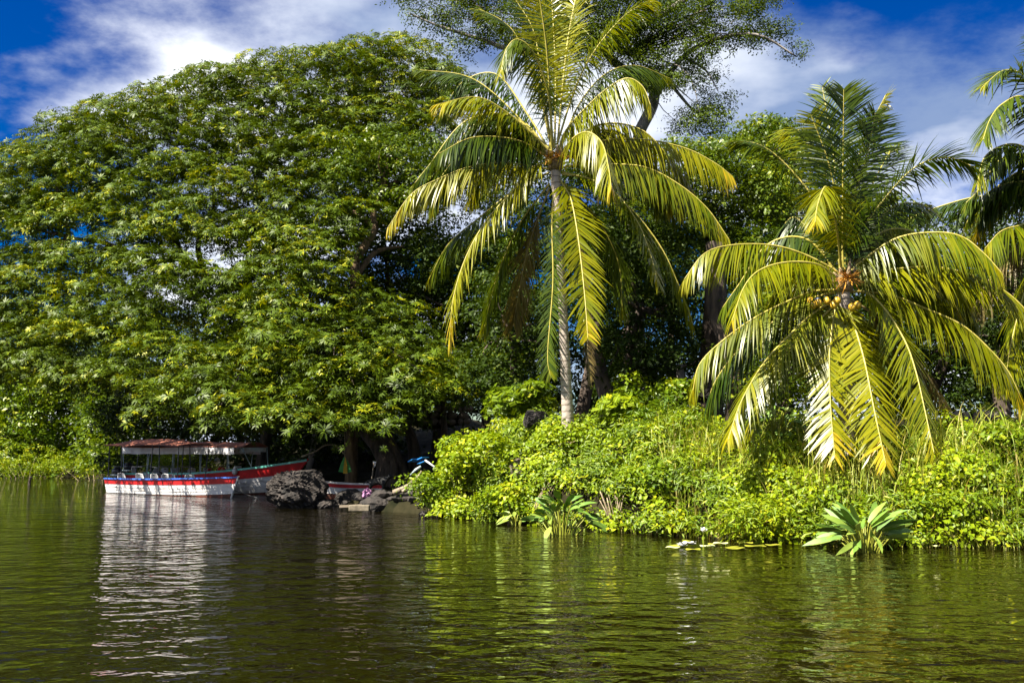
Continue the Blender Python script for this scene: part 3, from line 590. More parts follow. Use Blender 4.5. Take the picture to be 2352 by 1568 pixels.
# right palm
Y2 = 26.6; b2_ = P(1945, 1000, Y2); b2_.z = Z(b2_.x, b2_.y) - .1
palm2 = empty('coconut_palm', b2_, 'short coconut palm on the right, yellowish fronds hanging to the bank', 'palm tree', 'coconut palms on the bank')
palm_trunk(palm2, [b2_, P(1945, 900, Y2 + .1), P(1942, 800, Y2 + .1), P(1938, 700, Y2), P(1937, 645, Y2)], [.24, .2, .17, .16, .18])
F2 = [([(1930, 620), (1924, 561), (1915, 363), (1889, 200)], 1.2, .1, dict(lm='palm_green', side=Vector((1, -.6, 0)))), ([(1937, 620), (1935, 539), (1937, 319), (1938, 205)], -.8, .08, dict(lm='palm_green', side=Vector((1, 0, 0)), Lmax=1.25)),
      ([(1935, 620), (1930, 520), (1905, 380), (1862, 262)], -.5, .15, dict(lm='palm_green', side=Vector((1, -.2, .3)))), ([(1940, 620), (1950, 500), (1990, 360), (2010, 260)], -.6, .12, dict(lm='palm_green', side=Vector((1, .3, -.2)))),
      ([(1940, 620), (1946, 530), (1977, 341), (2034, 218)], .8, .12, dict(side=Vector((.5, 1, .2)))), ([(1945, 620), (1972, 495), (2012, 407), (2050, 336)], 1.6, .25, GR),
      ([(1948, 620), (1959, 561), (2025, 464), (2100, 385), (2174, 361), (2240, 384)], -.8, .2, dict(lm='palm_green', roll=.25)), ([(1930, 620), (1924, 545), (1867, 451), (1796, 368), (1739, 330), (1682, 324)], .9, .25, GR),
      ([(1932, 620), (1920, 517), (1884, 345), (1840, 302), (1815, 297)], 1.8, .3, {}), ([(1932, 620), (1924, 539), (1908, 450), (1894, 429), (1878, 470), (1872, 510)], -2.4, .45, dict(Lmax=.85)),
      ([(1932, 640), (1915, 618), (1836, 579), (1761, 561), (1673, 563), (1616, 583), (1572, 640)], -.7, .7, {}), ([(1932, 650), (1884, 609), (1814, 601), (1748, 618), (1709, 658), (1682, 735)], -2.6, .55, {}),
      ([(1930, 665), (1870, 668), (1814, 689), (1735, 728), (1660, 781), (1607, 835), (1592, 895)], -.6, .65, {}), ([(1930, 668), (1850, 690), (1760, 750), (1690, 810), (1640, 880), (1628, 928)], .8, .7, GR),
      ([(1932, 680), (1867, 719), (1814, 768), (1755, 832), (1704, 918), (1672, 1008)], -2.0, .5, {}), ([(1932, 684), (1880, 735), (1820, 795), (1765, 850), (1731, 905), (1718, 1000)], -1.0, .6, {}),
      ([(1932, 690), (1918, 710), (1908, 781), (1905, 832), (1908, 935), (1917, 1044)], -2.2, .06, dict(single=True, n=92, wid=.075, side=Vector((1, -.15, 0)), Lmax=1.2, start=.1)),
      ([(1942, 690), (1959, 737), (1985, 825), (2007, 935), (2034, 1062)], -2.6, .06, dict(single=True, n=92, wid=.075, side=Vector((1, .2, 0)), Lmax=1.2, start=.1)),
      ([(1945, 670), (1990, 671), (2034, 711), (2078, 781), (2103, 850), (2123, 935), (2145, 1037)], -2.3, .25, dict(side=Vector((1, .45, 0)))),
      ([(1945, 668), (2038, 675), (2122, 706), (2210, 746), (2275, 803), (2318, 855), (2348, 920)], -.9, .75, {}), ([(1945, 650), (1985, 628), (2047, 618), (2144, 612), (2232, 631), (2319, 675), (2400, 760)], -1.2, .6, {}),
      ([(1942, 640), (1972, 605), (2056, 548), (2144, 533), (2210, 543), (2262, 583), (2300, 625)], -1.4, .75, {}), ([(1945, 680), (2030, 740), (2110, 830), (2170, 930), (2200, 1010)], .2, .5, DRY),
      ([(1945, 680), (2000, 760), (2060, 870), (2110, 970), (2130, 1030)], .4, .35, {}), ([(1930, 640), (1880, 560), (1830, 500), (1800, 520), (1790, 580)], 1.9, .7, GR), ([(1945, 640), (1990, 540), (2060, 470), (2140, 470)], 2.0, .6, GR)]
for i, (c, dy_, dr, kw) in enumerate(F2): frond(palm2, c, Y2, dy_, droop=dr, seed=200 + i, **kw)
fill_fronds(palm2, 1937, 650, Y2, 12, 72, 330, ['palm_green', 'palm', 'palm'])
heart_of_palm(palm2, P(1937, 640, Y2), 0, [(1900, 690, -.5), (1880, 695, -.45), (1868, 700, -.4), (1915, 700, -.55), (1957, 705, -.5), (1970, 700, -.45), (1923, 690, -.6), (1862, 690, -.3)], 2)
# palm at the right edge
Y3 = 29.0; b3_ = P(2440, 930, Y3); b3_.z = Z(b3_.x, b3_.y) - .1
palm3 = empty('coconut_palm', b3_, 'coconut palm cut off by the right edge with darker fronds', 'palm tree', 'coconut palms on the bank')
palm_trunk(palm3, [b3_, P(2440, 750, Y3), P(2436, 560, Y3), P(2430, 430, Y3)], [.22, .19, .17, .18])
F3 = [([(2430, 420), (2415, 300), (2370, 190), (2310, 160), (2255, 200)], -.6, .2, dict(lm='palm_green', roll=.2)), ([(2430, 425), (2400, 290), (2351, 222), (2300, 240), (2273, 276), (2258, 320)], -1.4, .4, GR),
      ([(2425, 430), (2370, 350), (2318, 330), (2264, 357), (2246, 415)], -.8, .6, GR), ([(2425, 440), (2351, 447), (2246, 451), (2157, 474), (2085, 502)], .8, .4, GR),
      ([(2425, 440), (2390, 490), (2351, 514), (2300, 530), (2262, 570)], -1.2, .7, {}), ([(2425, 440), (2380, 400), (2330, 400), (2280, 440), (2250, 500)], .5, .7, GR),
      ([(2428, 450), (2390, 560), (2350, 680), (2320, 800), (2310, 880)], -.8, .5, {}), ([(2428, 450), (2370, 540), (2300, 600), (2240, 700), (2215, 790)], .9, .7, DRY), ([(2428, 450), (2380, 600), (2330, 700), (2290, 770)], 1.2, .7, GR),
      ([(2435, 420), (2440, 250), (2430, 120), (2400, 60)], .5, .2, GR), ([(2440, 430), (2520, 330), (2600, 330), (2660, 420)], -.5, .6, GR), ([(2440, 440), (2540, 480), (2620, 560), (2660, 680)], -.5, .7, GR)]
for i, (c, dy_, dr, kw) in enumerate(F3): frond(palm3, c, Y3, dy_, droop=dr, seed=300 + i, **kw)
fill_fronds(palm3, 2430, 440, Y3, 12, 73, 250, ['palm_green', 'palm_green', 'palm'])
heart_of_palm(palm3, P(2430, 435, Y3), 0, [], 3)

# backdrop of the wood: further trees, each with its own trunk and crown
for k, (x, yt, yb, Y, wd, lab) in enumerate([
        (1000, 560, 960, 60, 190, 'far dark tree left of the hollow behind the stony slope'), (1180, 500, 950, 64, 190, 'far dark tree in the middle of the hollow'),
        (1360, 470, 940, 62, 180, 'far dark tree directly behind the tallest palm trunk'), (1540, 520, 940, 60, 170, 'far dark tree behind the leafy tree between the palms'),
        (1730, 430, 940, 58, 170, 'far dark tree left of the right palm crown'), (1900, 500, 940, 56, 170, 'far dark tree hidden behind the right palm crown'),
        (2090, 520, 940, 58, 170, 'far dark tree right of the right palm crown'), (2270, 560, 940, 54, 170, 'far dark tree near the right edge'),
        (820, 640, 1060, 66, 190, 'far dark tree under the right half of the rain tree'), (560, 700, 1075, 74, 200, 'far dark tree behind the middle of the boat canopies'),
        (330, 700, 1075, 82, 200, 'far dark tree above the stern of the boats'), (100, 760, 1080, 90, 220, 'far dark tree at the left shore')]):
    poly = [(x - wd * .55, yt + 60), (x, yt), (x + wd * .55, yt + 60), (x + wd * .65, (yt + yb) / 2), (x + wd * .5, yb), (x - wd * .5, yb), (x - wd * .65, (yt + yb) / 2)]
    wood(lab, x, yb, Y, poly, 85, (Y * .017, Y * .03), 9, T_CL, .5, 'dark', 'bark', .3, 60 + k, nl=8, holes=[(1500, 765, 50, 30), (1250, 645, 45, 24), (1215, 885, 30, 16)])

# ------------------------------------------------------------ bank vegetation on the right
def shrub(label, x, y, Y, rx, rz, n_m, leaf, size, lm, per=120, cat='shrub', group=None, name='shrub', ry=None, rs=(.3, .55), up=.55, out=.9):
    c = P(x, y, Y); zb = Z(c.x, c.y); b_ = Vector((c.x, c.y, zb)); t_ = empty(name, b_, label, cat, group); r = random.Random(hash((x, y)) % 9999)
    pads = []; mb = MB()
    for k in range(n_m):
        d = Vector((r.gauss(0, 1), r.gauss(0, 1), r.gauss(0, 1))).normalized() * r.uniform(.4, 1)
        rr_ = r.uniform(*rs); q = (c.x + d.x * rx, c.y + d.y * (ry or rx), max(c.z + d.z * rz, zb - .1), rr_, rr_, rr_ * .75); pads.append(q)
        if k % 2 == 0:
            e = Vector(q[:3]); m_ = (b_ + e) / 2 + Vector((r.uniform(-.2, .2), r.uniform(-.2, .2), .1)); mb.tube(catmull([b_ + Vector((r.uniform(-.2, .2), r.uniform(-.2, .2), -.2)), m_, e], 6), [.03, .026, .022, .018, .013, .008], 5, False)
    mb.build('stems', M['twig'], t_)
    p, nrm, idx = shell_points(pads, per * 4, lower=.35, jitter=.16, up=up, out=out, rndn=.5)
    pt = rng.random(len(pads)); tint = np.clip(.15 + .4 * pt[idx] + .45 * rng.random(len(p)) + (rng.random(len(p)) > .98) * .4, 0, 1)
    scatter('foliage', leaf, p, nrm, size * .85 * rng.uniform(.5, 1.45, len(p)), M[lm], t_, tint)
    return t_
# creeping cover over the whole slope
cov = []
r = random.Random(77)
while len(cov) < 980:
    x = r.uniform(-2.6, 17); d_ = abs(r.gauss(0, 2.4)); y = float(shore_y(x)) + d_ * 1.0 - .15
    hn = math.sin(x * 1.9 + 1.1 * math.sin(y * 1.3)) + .8 * math.sin(x * .8 - y * 1.4 + 2)
    if hn < -1.1 and r.random() < .6: continue
    rr_ = r.uniform(.2, .4) if r.random() < .55 else r.uniform(.35, .7); z = max(Z(x, y), .0) + max(0, hn) * .22
    cov.append((x, y, z + r.uniform(-.1, .22), rr_, rr_, rr_ * r.uniform(.6, 1.0)))
p, nrm, idx = shell_points(cov, 560, lower=.12, jitter=.14, up=.5, out=.8, rndn=.5)
nrm = nrm + np.array([0, -.35, 0])
pt = rng.random(len(cov)); tint = np.clip(.2 + .4 * pt[idx] + .4 * rng.random(len(p)) + (rng.random(len(p)) > .985) * .4, 0, 1)
sp_ = np.sin(p[:, 0] * 1.3 + 1.7 * np.sin(p[:, 1] * .9)) + .7 * np.sin(p[:, 0] * 3.1 + p[:, 2] * 2.3) + rng.normal(size=len(p)) * .5
half = sp_ > -.15
cv = scatter('creeper_cover', T_HEART, p[half], nrm[half], .10 * rng.uniform(.55, 1.5, half.sum()), M['vine'], None, tint[half])
props(cv, 'bright green creepers covering the steep bank below the palms', 'ground cover', kind='stuff')
cv = scatter('creeper_cover', T_LANCE, p[~half], nrm[~half], .15 * rng.uniform(.5, 1.5, (~half).sum()), M['bush'], None, tint[~half])
props(cv, 'narrow leaved green weeds growing among the creepers on the bank', 'ground cover', kind='stuff')
shrub('dark bush at the left end of the green bank beside the shore stones', 1005, 1120, 34.2, 1.0, .7, 22, T_HEART, .12, 'bush', name='bush', cat='bush')
shrub('vine draped mound sloping down left of the tallest palm', 1130, 1040, 33.2, 1.9, .8, 40, T_HEART, .15, 'vine', rs=(.35, .65))
shrub('pale leafy vine hump at the top left end of the bank', 1060, 1070, 33.6, 1.1, .7, 24, T_HEART, .14, 'vine')
shrub('leafy shrub hugging the foot of the tallest palm trunk', 1290, 1010, 31.4, .8, .6, 18, T_HEART, .13, 'vine')
shrub('glossy tall shrub right of the tallest palm foot', 1545, 1010, 29.3, 1.3, 1.1, 42, T_LANCE, .19, 'bush', rs=(.3, .6))
shrub('yellow green pinnate shrub above the glossy shrub', 1440, 960, 31.0, .9, .5, 18, T_PIN, .26, 'vine')
shrub('round shrub over the water right of the dry roots', 1520, 1140, 27.6, 1.0, .7, 28, T_HEART, .13, 'bush')
shrub('low bright shrub at the water edge behind the left water plant', 1180, 1150, 31.2, 1.1, .5, 24, T_HEART, .14, 'vine')
shrub('soft feathery shrub in the hollow behind the vine mound', 1200, 930, 38, 1.2, .7, 22, T_PIN, .3, 'bush')
shrub('shaded leafy shrub under the hanging fronds between the palms', 1480, 905, 34, 2.2, .6, 34, T_HEART, .15, 'bush')
shrub('bright weedy shrub below the left fronds of the right palm', 1660, 1060, 27.2, 1.3, .7, 34, T_LANCE, .17, 'vine')
shrub('rounded shrub at the right edge above the reeds', 2300, 1040, 25.6, 1.1, .8, 34, T_HEART, .13, 'bush')
shrub('shrub below the drooping right fronds beside the stone wall', 2170, 1010, 26.8, .9, .6, 24, T_HEART, .13, 'vine')
shrub('leafy weed clump at the waterline left of the right water plant', 1720, 1190, 25.0, 1.4, .4, 30, T_LANCE, .16, 'vine')
shrub('leafy weed clump at the waterline right of the right water plant', 2180, 1190, 24.2, 1.4, .45, 30, T_LANCE, .16, 'vine')
shrub('sunlit low shrub on the far shore seen under the boat canopies', 430, 1062, 60, 2.4, 1.0, 26, T_CL, .3, 'vine', per=12, rs=(.6, 1.0))
shrub('pale green thicket at the left waterline', 60, 1070, 80, 4.5, 1.2, 40, T_CL, .34, 'vine', per=7, rs=(.7, 1.2))
shrub('pale green thicket on the shore left of the boat motor', 225, 1075, 74, 3.2, .8, 26, T_CL, .32, 'vine', per=8, rs=(.6, 1.0))

# large leaved plant under the right palm: every leaf is its own piece
def blade(L_, W_, bend=.3, n=6, cup=.12, wave_=0.0):
    v = []; f = []
    for i in range(n + 1):
        u = i / n; w_ = W_ * .5 * (math.sin(math.pi * min(1, u * .86 + .10)) ** .8) * (1 if u < 1 else .05); y = L_ * u
        z = -bend * L_ * u * u; wz = wave_ * math.sin(u * 7)
        v += [(-w_, y, z + cup * w_ + wz), (0, y, z), (w_, y, z + cup * w_ - wz)]
    for i in range(n):
        for k in range(2): a = i * 3 + k; f.append((a, a + 1, a + 4, a + 3))
    return v, f
def leafy_plant(name, label, base, leaves, stem_m='stem', cat='plant', group=None, sm=True):
    """leaves: (root, tip_of_petiole, direction, L, W, bend, material)"""
    t_ = empty(name, base, label, cat, group)
    for (a, bb, d, L_, W_, bend, m_) in leaves:
        a, bb, d = Vector(a), Vector(bb), Vector(d).normalized()
        mid = (a + bb) / 2 + Vector((d.x, d.y, 0)) * -.06
        lf = empty('leaf', bb - Vector(base)); lf.parent = t_
        mb = MB(); mb.tube(catmull([a, mid, bb], 5), [.018, .016, .014, .012, .010], 5, False); mb.build('stalk', M[stem_m], lf, True)
        s_ = d.cross(Vector((0, 0, 1))); s_ = s_.normalized() if s_.length > .05 else Vector((1, 0, 0)); n_ = s_.cross(d)
        tw = random.uniform(-1.3, 1.3); s2 = s_ * math.cos(tw) + n_ * math.sin(tw); n2 = s2.cross(d)
        v, f = blade(L_, W_, bend, wave_=W_ * .04)
        me = bpy.data.meshes.new('blade'); me.from_pydata([tuple(s2 * p[0] + d * p[1] + n2 * p[2]) for p in v], [], f); me.update()
        addobj('blade', me, M[m_], lf, sm)
    return t_
def water_plant(label, x, y, n, hmax, L_, W_, spread, seed, upright=.6, group='broad leaved plants standing in the water', zb=-.15, dead=.1, lm=('thalia', 'thalia_pale')):
    c = G(x, y); r = random.Random(seed); lv = []
    for k in range(n):
        a = r.uniform(0, 6.283); rad = spread * math.sqrt(r.random()); u = rad / spread
        root = c + Vector((math.cos(a) * rad * .45, math.sin(a) * rad * .45, zb)); hh = hmax * (1 - .62 * u * u) * r.uniform(.6, 1.0)
        top = c + Vector((math.cos(a) * rad, math.sin(a) * rad, hh))
        el = upright * (1.35 - 1.5 * u) + r.uniform(-.25, .25)
        d = Vector((math.cos(a), math.sin(a), el)); lv.append((root, top, d, L_ * r.uniform(.7, 1.15), W_ * r.uniform(.75, 1.15), r.uniform(.1, .45), lm[1] if r.random() < (.3 if u < .7 else .5) else lm[0]))
    return leafy_plant('water_plant', label, c, lv, group=group)
random.seed(5)
water_plant('broad leaved water plant with upright leaves below the tallest palm', 1288, 1226, 60, .98, .46, .18, .8, 5, 1.0)
water_plant('dense water plant with long arching leaves nearest the camera on the right', 1988, 1264, 92, .74, .74, .13, .62, 6, 1.2)
water_plant('small yellowish drooping plant left of the upright water plant', 1185, 1205, 18, .5, .34, .11, .35, 7, -.2, lm=('thalia_pale', 'thalia_pale'))
water_plant('large pale water plant on the far left shore, left of the pair', 118, 1090, 16, 1.5, 1.5, .42, 1.5, 8, 1.1)
water_plant('large pale water plant on the far left shore, right of the pair', 165, 1094, 16, 1.2, 1.4, .40, 1.5, 9, .7)
c = P(1785, 965, 27.0); zb = Z(c.x, c.y); r = random.Random(31); lv = []
for k in range(64):
    d = Vector((r.gauss(0, 1), r.gauss(0, .8), r.gauss(0, 1))).normalized(); e = c + Vector((d.x * .62, d.y * .5 - .1, d.z * .62)) * r.uniform(.5, 1)
    lv.append((c + Vector((d.x * .12, 0, -.5)), e, Vector((d.x, d.y - .4, .15 - abs(r.gauss(0, .5)))), r.uniform(.22, .34), r.uniform(.13, .18), .3, r.choice(['thalia', 'thalia', 'thalia_pale'])))
leafy_plant('broadleaf_shrub', 'shrub with big oval leaves under the left fronds of the right palm', Vector((c.x, c.y, zb)), lv, cat='shrub')

# tall grass, countless blades
def grass(label, n, xr, yoff, hr_, lm, seed, wid=.018, bendr=(.3, 1.0)):
    r = random.Random(seed); V = []; Fq = []; tint = []
    for k in range(n):
        x = r.uniform(*xr); y = float(shore_y(x)) + r.uniform(*yoff); z = max(Z(x, y), -.1); a = r.uniform(0, 6.283); h_ = r.uniform(*hr_); bd = r.uniform(*bendr) * h_
        d = Vector((math.cos(a), math.sin(a), 0)); sv = Vector((-math.sin(a), math.cos(a), 0)) * wid * r.uniform(.6, 1.4); b0 = len(V); tv = r.random(); g0 = Vector((x, y, z))
        for i in range(6):
            u = i / 5; p_ = g0 + Vector((0, 0, h_ * (u - .25 * u * u * u))) + d * bd * u * u; ww = sv * (1 - u * .9); V += [p_ - ww, p_ + ww]
        for i in range(5): Fq.append((b0 + 2 * i, b0 + 2 * i + 1, b0 + 2 * i + 3, b0 + 2 * i + 2)); tint.append(tv)
    o = addobj('tall_grass', fast_mesh('tall_grass', np.array(V), [np.array(Fq)], tint), M[lm]); return props(o, label, 'grass', kind='stuff')
grass('tall pale grass blades rising through the bank weeds on the right', 1500, (4.0, 15), (.0, 2.6), (1.1, 2.1), 'reed', 41, .018, (.15, .6))
grass('short dry grass stalks along the right waterline', 1200, (2.5, 15), (-.3, .5), (.3, .9), 'reed', 42, .012, (.4, 1.4))
r = random.Random(9)
for k, (x, y, Y, h_) in enumerate([(1865, 1130, 25.4, 2.0), (1885, 1120, 25.5, 1.7), (1845, 1150, 25.2, 1.5), (1740, 1120, 25.8, 2.1), (2060, 1120, 25.2, 1.3), (2115, 1110, 25.2, 1.6), (2210, 1160, 24.4, 1.6), (2330, 1100, 24.6, 1.5)]):
    b_ = P(x, y, Y); t_ = empty('seed_grass', b_, ['tall seeding grass left of the seeding grass pair near the right palm tips', 'tallest seeding grass rising before the hanging right palm fronds', 'short seeding grass left below the right palm fronds', 'lone thin seeding grass under the broadleaf shrub', 'short seeding grass right of the longest hanging frond', 'seeding grass below the right palm drooping fronds', 'dry seeding grass near the right edge of the bank', 'seeding grass at the far right edge'][k], 'grass', 'seeding grasses on the right bank')
    top = b_ + Vector((r.uniform(-.25, .25), r.uniform(-.2, .2), h_)); q = catmull([b_ - Vector((0, 0, .4)), (b_ + top) / 2 + Vector((.05, 0, 0)), top, top + Vector((r.choice((-.2, .2)), 0, .02))], 9)
    mb = MB(); mb.tube(q, [.010] * 6 + [.016, .018, .006], 5, False); mb.build('stalk', M['stem'], t_)
    for j in range(7):
        q0 = q[2 + j % 5]; a = r.uniform(0, 6.28); mb = MB(); d = Vector((math.cos(a), math.sin(a), 0)); pts = [q0, q0 + d * .2 + Vector((0, 0, .22)), q0 + d * .45 + Vector((0, 0, .12)), q0 + d * .6 - Vector((0, 0, .15))]
        qq = catmull(pts, 7); v = []; sv = Vector((-d.y, d.x, 0)) * .018
        for i, p_ in enumerate(qq): v += [p_ - sv * (1 - i / 6.5), p_ + sv * (1 - i / 6.5)]
        mb.add(v, [(2 * i, 2 * i + 1, 2 * i + 3, 2 * i + 2) for i in range(6)]); mb.build('blade', M['thalia_pale'], t_)

# ------------------------------------------------------------ stones
def rock(name, label, c, size, seed, m_='rock', sub=4, rough=.28, cat='rock', group=None, parent=None, flatb=True):
    bm = bmesh.new(); bmesh.ops.create_icosphere(bm, subdivisions=sub, radius=1); r = random.Random(seed)
    ph = [(Vector((r.gauss(0, 1), r.gauss(0, 1), r.gauss(0, 1))), r.uniform(0, 6.28), k) for k in (1.2, 1.8, 2.6, 3.6, 5.2, 7.5, 11, 16)]
    cuts = [(Vector((r.gauss(0, 1), r.gauss(0, 1), r.gauss(0, .8))).normalized(), r.uniform(.62, .85)) for _ in range(9)]
    for v in bm.verts:
        d = v.co.normalized(); s_ = 1
        for a, p_, k in ph: s_ += rough * .5 / k * math.sin(a.dot(d) * k + p_) * 1.1
        q = d * s_
        for n_, lim in cuts:
            e = q.dot(n_) - lim
            if e > 0: q -= n_ * e * .85
        q += d * sum(.022 * math.sin(a.dot(d) * k * 4 + p_) for a, p_, k in ph[2:6]) * rough / .3
        v.co = Vector((q.x * size[0], q.y * size[1], q.z * size[2]))
    me = bpy.data.meshes.new(name); bm.to_mesh(me); bm.free(); o = addobj(name, me, M[m_], parent)
    o.location = Vector(c) - (world_loc(parent) if parent else Vector((0, 0, 0)))
    if parent is None: props(o, label, cat, group)
    return o
c = G(672, 1167); rock('boulder', 'big dark boulder in the water in front of the boat bow', (c.x, c.y + .9, .55), (1.32, 1.1, 1.05), 3, sub=5, rough=.5)
for x, y, s_, sd, lb in [(800, 1160, .62, 11, 'dark rock left of the pale concrete step'), (870, 1172, .5, 12, 'black rounded rock right of the pale concrete step'), (770, 1150, .45, 13, 'small dark rock right behind the big boulder'),
                         (905, 1150, .45, 14, 'rough rock below the pink cloth'), (845, 1140, .55, 15, 'dark rock under the leaning post'), (818, 1122, .3, 16, 'pale rounded stone by the little creeping plant'), (745, 1165, .35, 17, 'low wet rock at the right foot of the boulder'),
                         (930, 1135, .32, 18, 'brown rock below the rain tree roots'), (960, 1122, .35, 19, 'rock between the tree roots and the green bank'), (975, 1182, .16, 20, 'small flat rock poking out of the open water'), (1520, 1214, .36, 21, 'brown wedge rock at the waterline below the right bank'), (1490, 1216, .22, 22, 'little dark rock left of the brown wedge rock'), (1175, 1078, .0, 0, '')]:
    if s_: c = G(x, y); rock('rock', lb, (c.x, c.y, s_ * .25), (s_ * 1.2, s_, s_ * .8), sd, cat='rock', group='rocks along the shore')
c = P(1200, 1075, 31.6); rock('rock', 'angular grey rock showing through the creepers below the tallest palm', c, (.42, .35, .38), 23, 'stone', group='rocks along the shore')
c = P(1228, 962, 33.0); rock('rock', 'grey rock at the bank top left of the tallest palm foot', c, (.5, .4, .28), 24, 'rock', group='rocks along the shore')
c = P(1605, 905, 34.0); rock('rock', 'grey rock at the bank top between the palms', c, (.6, .4, .3), 25, 'rock', group='rocks along the shore')
def wall(label, x0, x1, y0, y1, Y, size, seed, m_='stone'):
    r = random.Random(seed); a = P(x0, y1, Y); b_ = P(x1, y0, Y); t_ = empty('stone_wall', Vector((a.x, Y, a.z)), label, 'wall'); z = a.z
    rock('core', None, ((a.x + b_.x) / 2, Y + size * 1.1, (a.z + b_.z) / 2 - .15), ((b_.x - a.x) / 2, size * .9, (b_.z - a.z) / 2 + .1), seed + 900, 'soil', 3, parent=t_)
    while z < b_.z:
        x = a.x + r.uniform(-.1, .1); hh = size * r.uniform(.8, 1.2)
        while x < b_.x:
            wd = size * r.uniform(.9, 1.9)
            rock('stone', None, (x + wd / 2, Y + r.uniform(-.12, .12), z + hh / 2), (wd * .56, size * .6, hh * .58), r.randint(0, 9999), m_, 2, parent=t_); x += wd
        z += hh * .92
wall('tumbled dry stone terrace on the slope behind the rain tree', 925, 1075, 940, 975, 47, .30, 51)
wall('low dry stone wall at the right beneath the palm fronds', 2185, 2300, 945, 985, 28.4, .20, 52)
wall('piece of dry stone wall at the right edge', 2335, 2400, 950, 1000, 27.4, .22, 53)
c = P(905, 1125, 40); c.z = 0
# small rubble on the shaded shore
r = random.Random(88)
for k in range(64):
    x = r.uniform(-7.6, -2.4); y = float(shore_y(x)) + abs(r.gauss(0, 2.2)); s_ = r.choice((r.uniform(.07, .18), r.uniform(.15, .36)))
    o = rock('pebble_stone', 'loose brown stone lying on the shaded shore under the rain tree', (x, y, Z(x, y) + s_ * .3), (s_ * 1.3, s_, s_ * .7), 500 + k, 'rock', 2, cat='stone', group='loose stones under the rain tree')

# dead sticks and roots
def sticks(name, label, items, m_='twig', cat='branch'):
    b_ = items[0][0][0]; t_ = empty(name, b_, label, cat)
    for pts, rad in items:
        mb = MB(); q = catmull(pts, 8); mb.tube(q, [rad * (1 - .6 * i / 7) for i in range(8)], 6, True, .08); mb.build('stick', M[m_], t_, True)
r = random.Random(4)
it = []
for k in range(9):
    a = r.uniform(-18, 16); it.append(([P(1412 + a * .5, 1216, 27.9), P(1410 + a, 1180, 27.6), P(1404 + a * 1.6 + r.uniform(-8, 8), 1135 + r.uniform(-15, 15), 27.7)], r.uniform(.012, .035)))
sticks('dry_roots', 'tangle of bare pale roots hanging into the water below the glossy shrub', it, cat='roots')
it = [([P(1225 + k * 5, 1170, 30.0), P(1232 + k * 4 + r.uniform(-6, 6), 1140, 30.0), P(1250 + k * 3 + r.uniform(-14, 14), 1105 + r.uniform(-10, 14), 30.1)], .018) for k in range(9)]
sticks('dry_stalks', 'fan of dry brown stalks behind the upright water plant', it, cat='stalks')
sticks('dead_branch', 'pale bent dead branch right of the boat canopies', [([P(693, 1048, 44), P(725, 1035, 44), P(745, 1022, 44), P(768, 1020, 44)], .05), ([P(768, 1020, 44), P(785, 1035, 44), P(790, 1042, 44)], .04)])
sticks('driftwood_log', 'grey driftwood logs leaning on the left end of the green bank', [([P(905, 1130, 36.5), P(935, 1115, 36.3), P(965, 1088, 36.2)], .12), ([P(925, 1128, 36), P(950, 1112, 35.9), P(968, 1080, 35.8)], .08)], 'wood', 'log')
b_ = P(853, 1118, 41); mb = MB(); mb.tube([P(851, 1122, 41), P(855, 1090, 41), P(859, 1062, 41)], [.035, .03, .028], 6); t_ = empty('leaning_post', P(851, 1122, 41), 'thin leaning wooden post with white rag on top', 'post'); mb.build('pole', M['wood'], t_)
mb = MB(); a, b2, c2, d2 = P(856, 1058, 41), P(864, 1059, 41), P(860, 1072, 41), P(857, 1066, 40.95); o_ = Vector((0, .06, 0)); mb.add([a, b2, c2, d2, a + o_, b2 + o_, c2 + o_, d2 + o_], [(0, 1, 2, 3), (7, 6, 5, 4), (0, 4, 5, 1), (1, 5, 6, 2), (2, 6, 7, 3), (3, 7, 4, 0)]); mb.build('rag', M['white_cloth'], t_)
# hanging kite-shaped cloth
t_ = empty('hanging_cloth', P(793, 1085, 43), 'green and yellow teardrop cloth hanging in the shade', 'cloth'); q = lambda x, y, d=0: P(x, y, 43 + d)
for nm, pl, mm in (('side', [(790, 1048), (793, 1049), (789, 1084), (777, 1082), (782, 1066)], 'kite'), ('stripe', [(793, 1047), (797, 1066), (798, 1086), (788, 1086), (790, 1064)], 'kite_y'), ('side', [(794, 1049), (803, 1066), (808, 1082), (798, 1085), (797, 1062)], 'kite')):
    mb = MB(); n_ = len(pl); dd = -.06 if nm == 'stripe' else 0; mb.add([q(x, y, dd) for x, y in pl] + [q(x, y, dd + .08) for x, y in pl], [tuple(range(n_))[::-1], tuple(range(n_, 2 * n_))] + [(i, (i + 1) % n_, n_ + (i + 1) % n_, n_ + i) for i in range(n_)]); mb.build(nm, M[mm], t_)
mb = MB(); mb.tube([P(792, 1050, 43), P(791, 1030, 43.05), P(792, 990, 43.1)], .012, 4); mb.build('cord', M['twig'], t_)
# blue boards, step, plank, pink cloth
t_ = empty('blue_boards', P(962, 1054, 38.5), 'bright blue boards lying at the left end of the bank', 'board')
for x0, x1, y in ((942, 966, 1058), (962, 978, 1054), (966, 976, 1063)):
    a, b2 = P(x0, y, 38.3), P(x1, y - 4, 38.7); mb = MB(); d = (b2 - a); ang = math.atan2(d.y, d.x); mb.box((a + b2) / 2, (d.length, .32, .035), Matrix.Rotation(ang, 3, 'Z') @ Matrix.Rotation(-.35, 3, 'X')); mb.build('board', M['blue_board'], t_)
mb = MB(); mb.tube([P(977, 1056, 37.6), P(998, 1071, 37.2)], .035, 8); props(mb.build('white_pipe', M['plastic'], None, True, P(977, 1056, 37.6)), 'white pipe stuck in the creepers beside the blue boards', 'pipe')
mb = MB(); mb.tube([P(942, 1090, 38), P(955, 1078, 38), P(967, 1070, 38)], [.02, .06, .05], 8); props(mb.build('paddle', M['pipe'], None, True, P(942, 1090, 38)), 'pale paddle leaning below the blue boards', 'paddle')
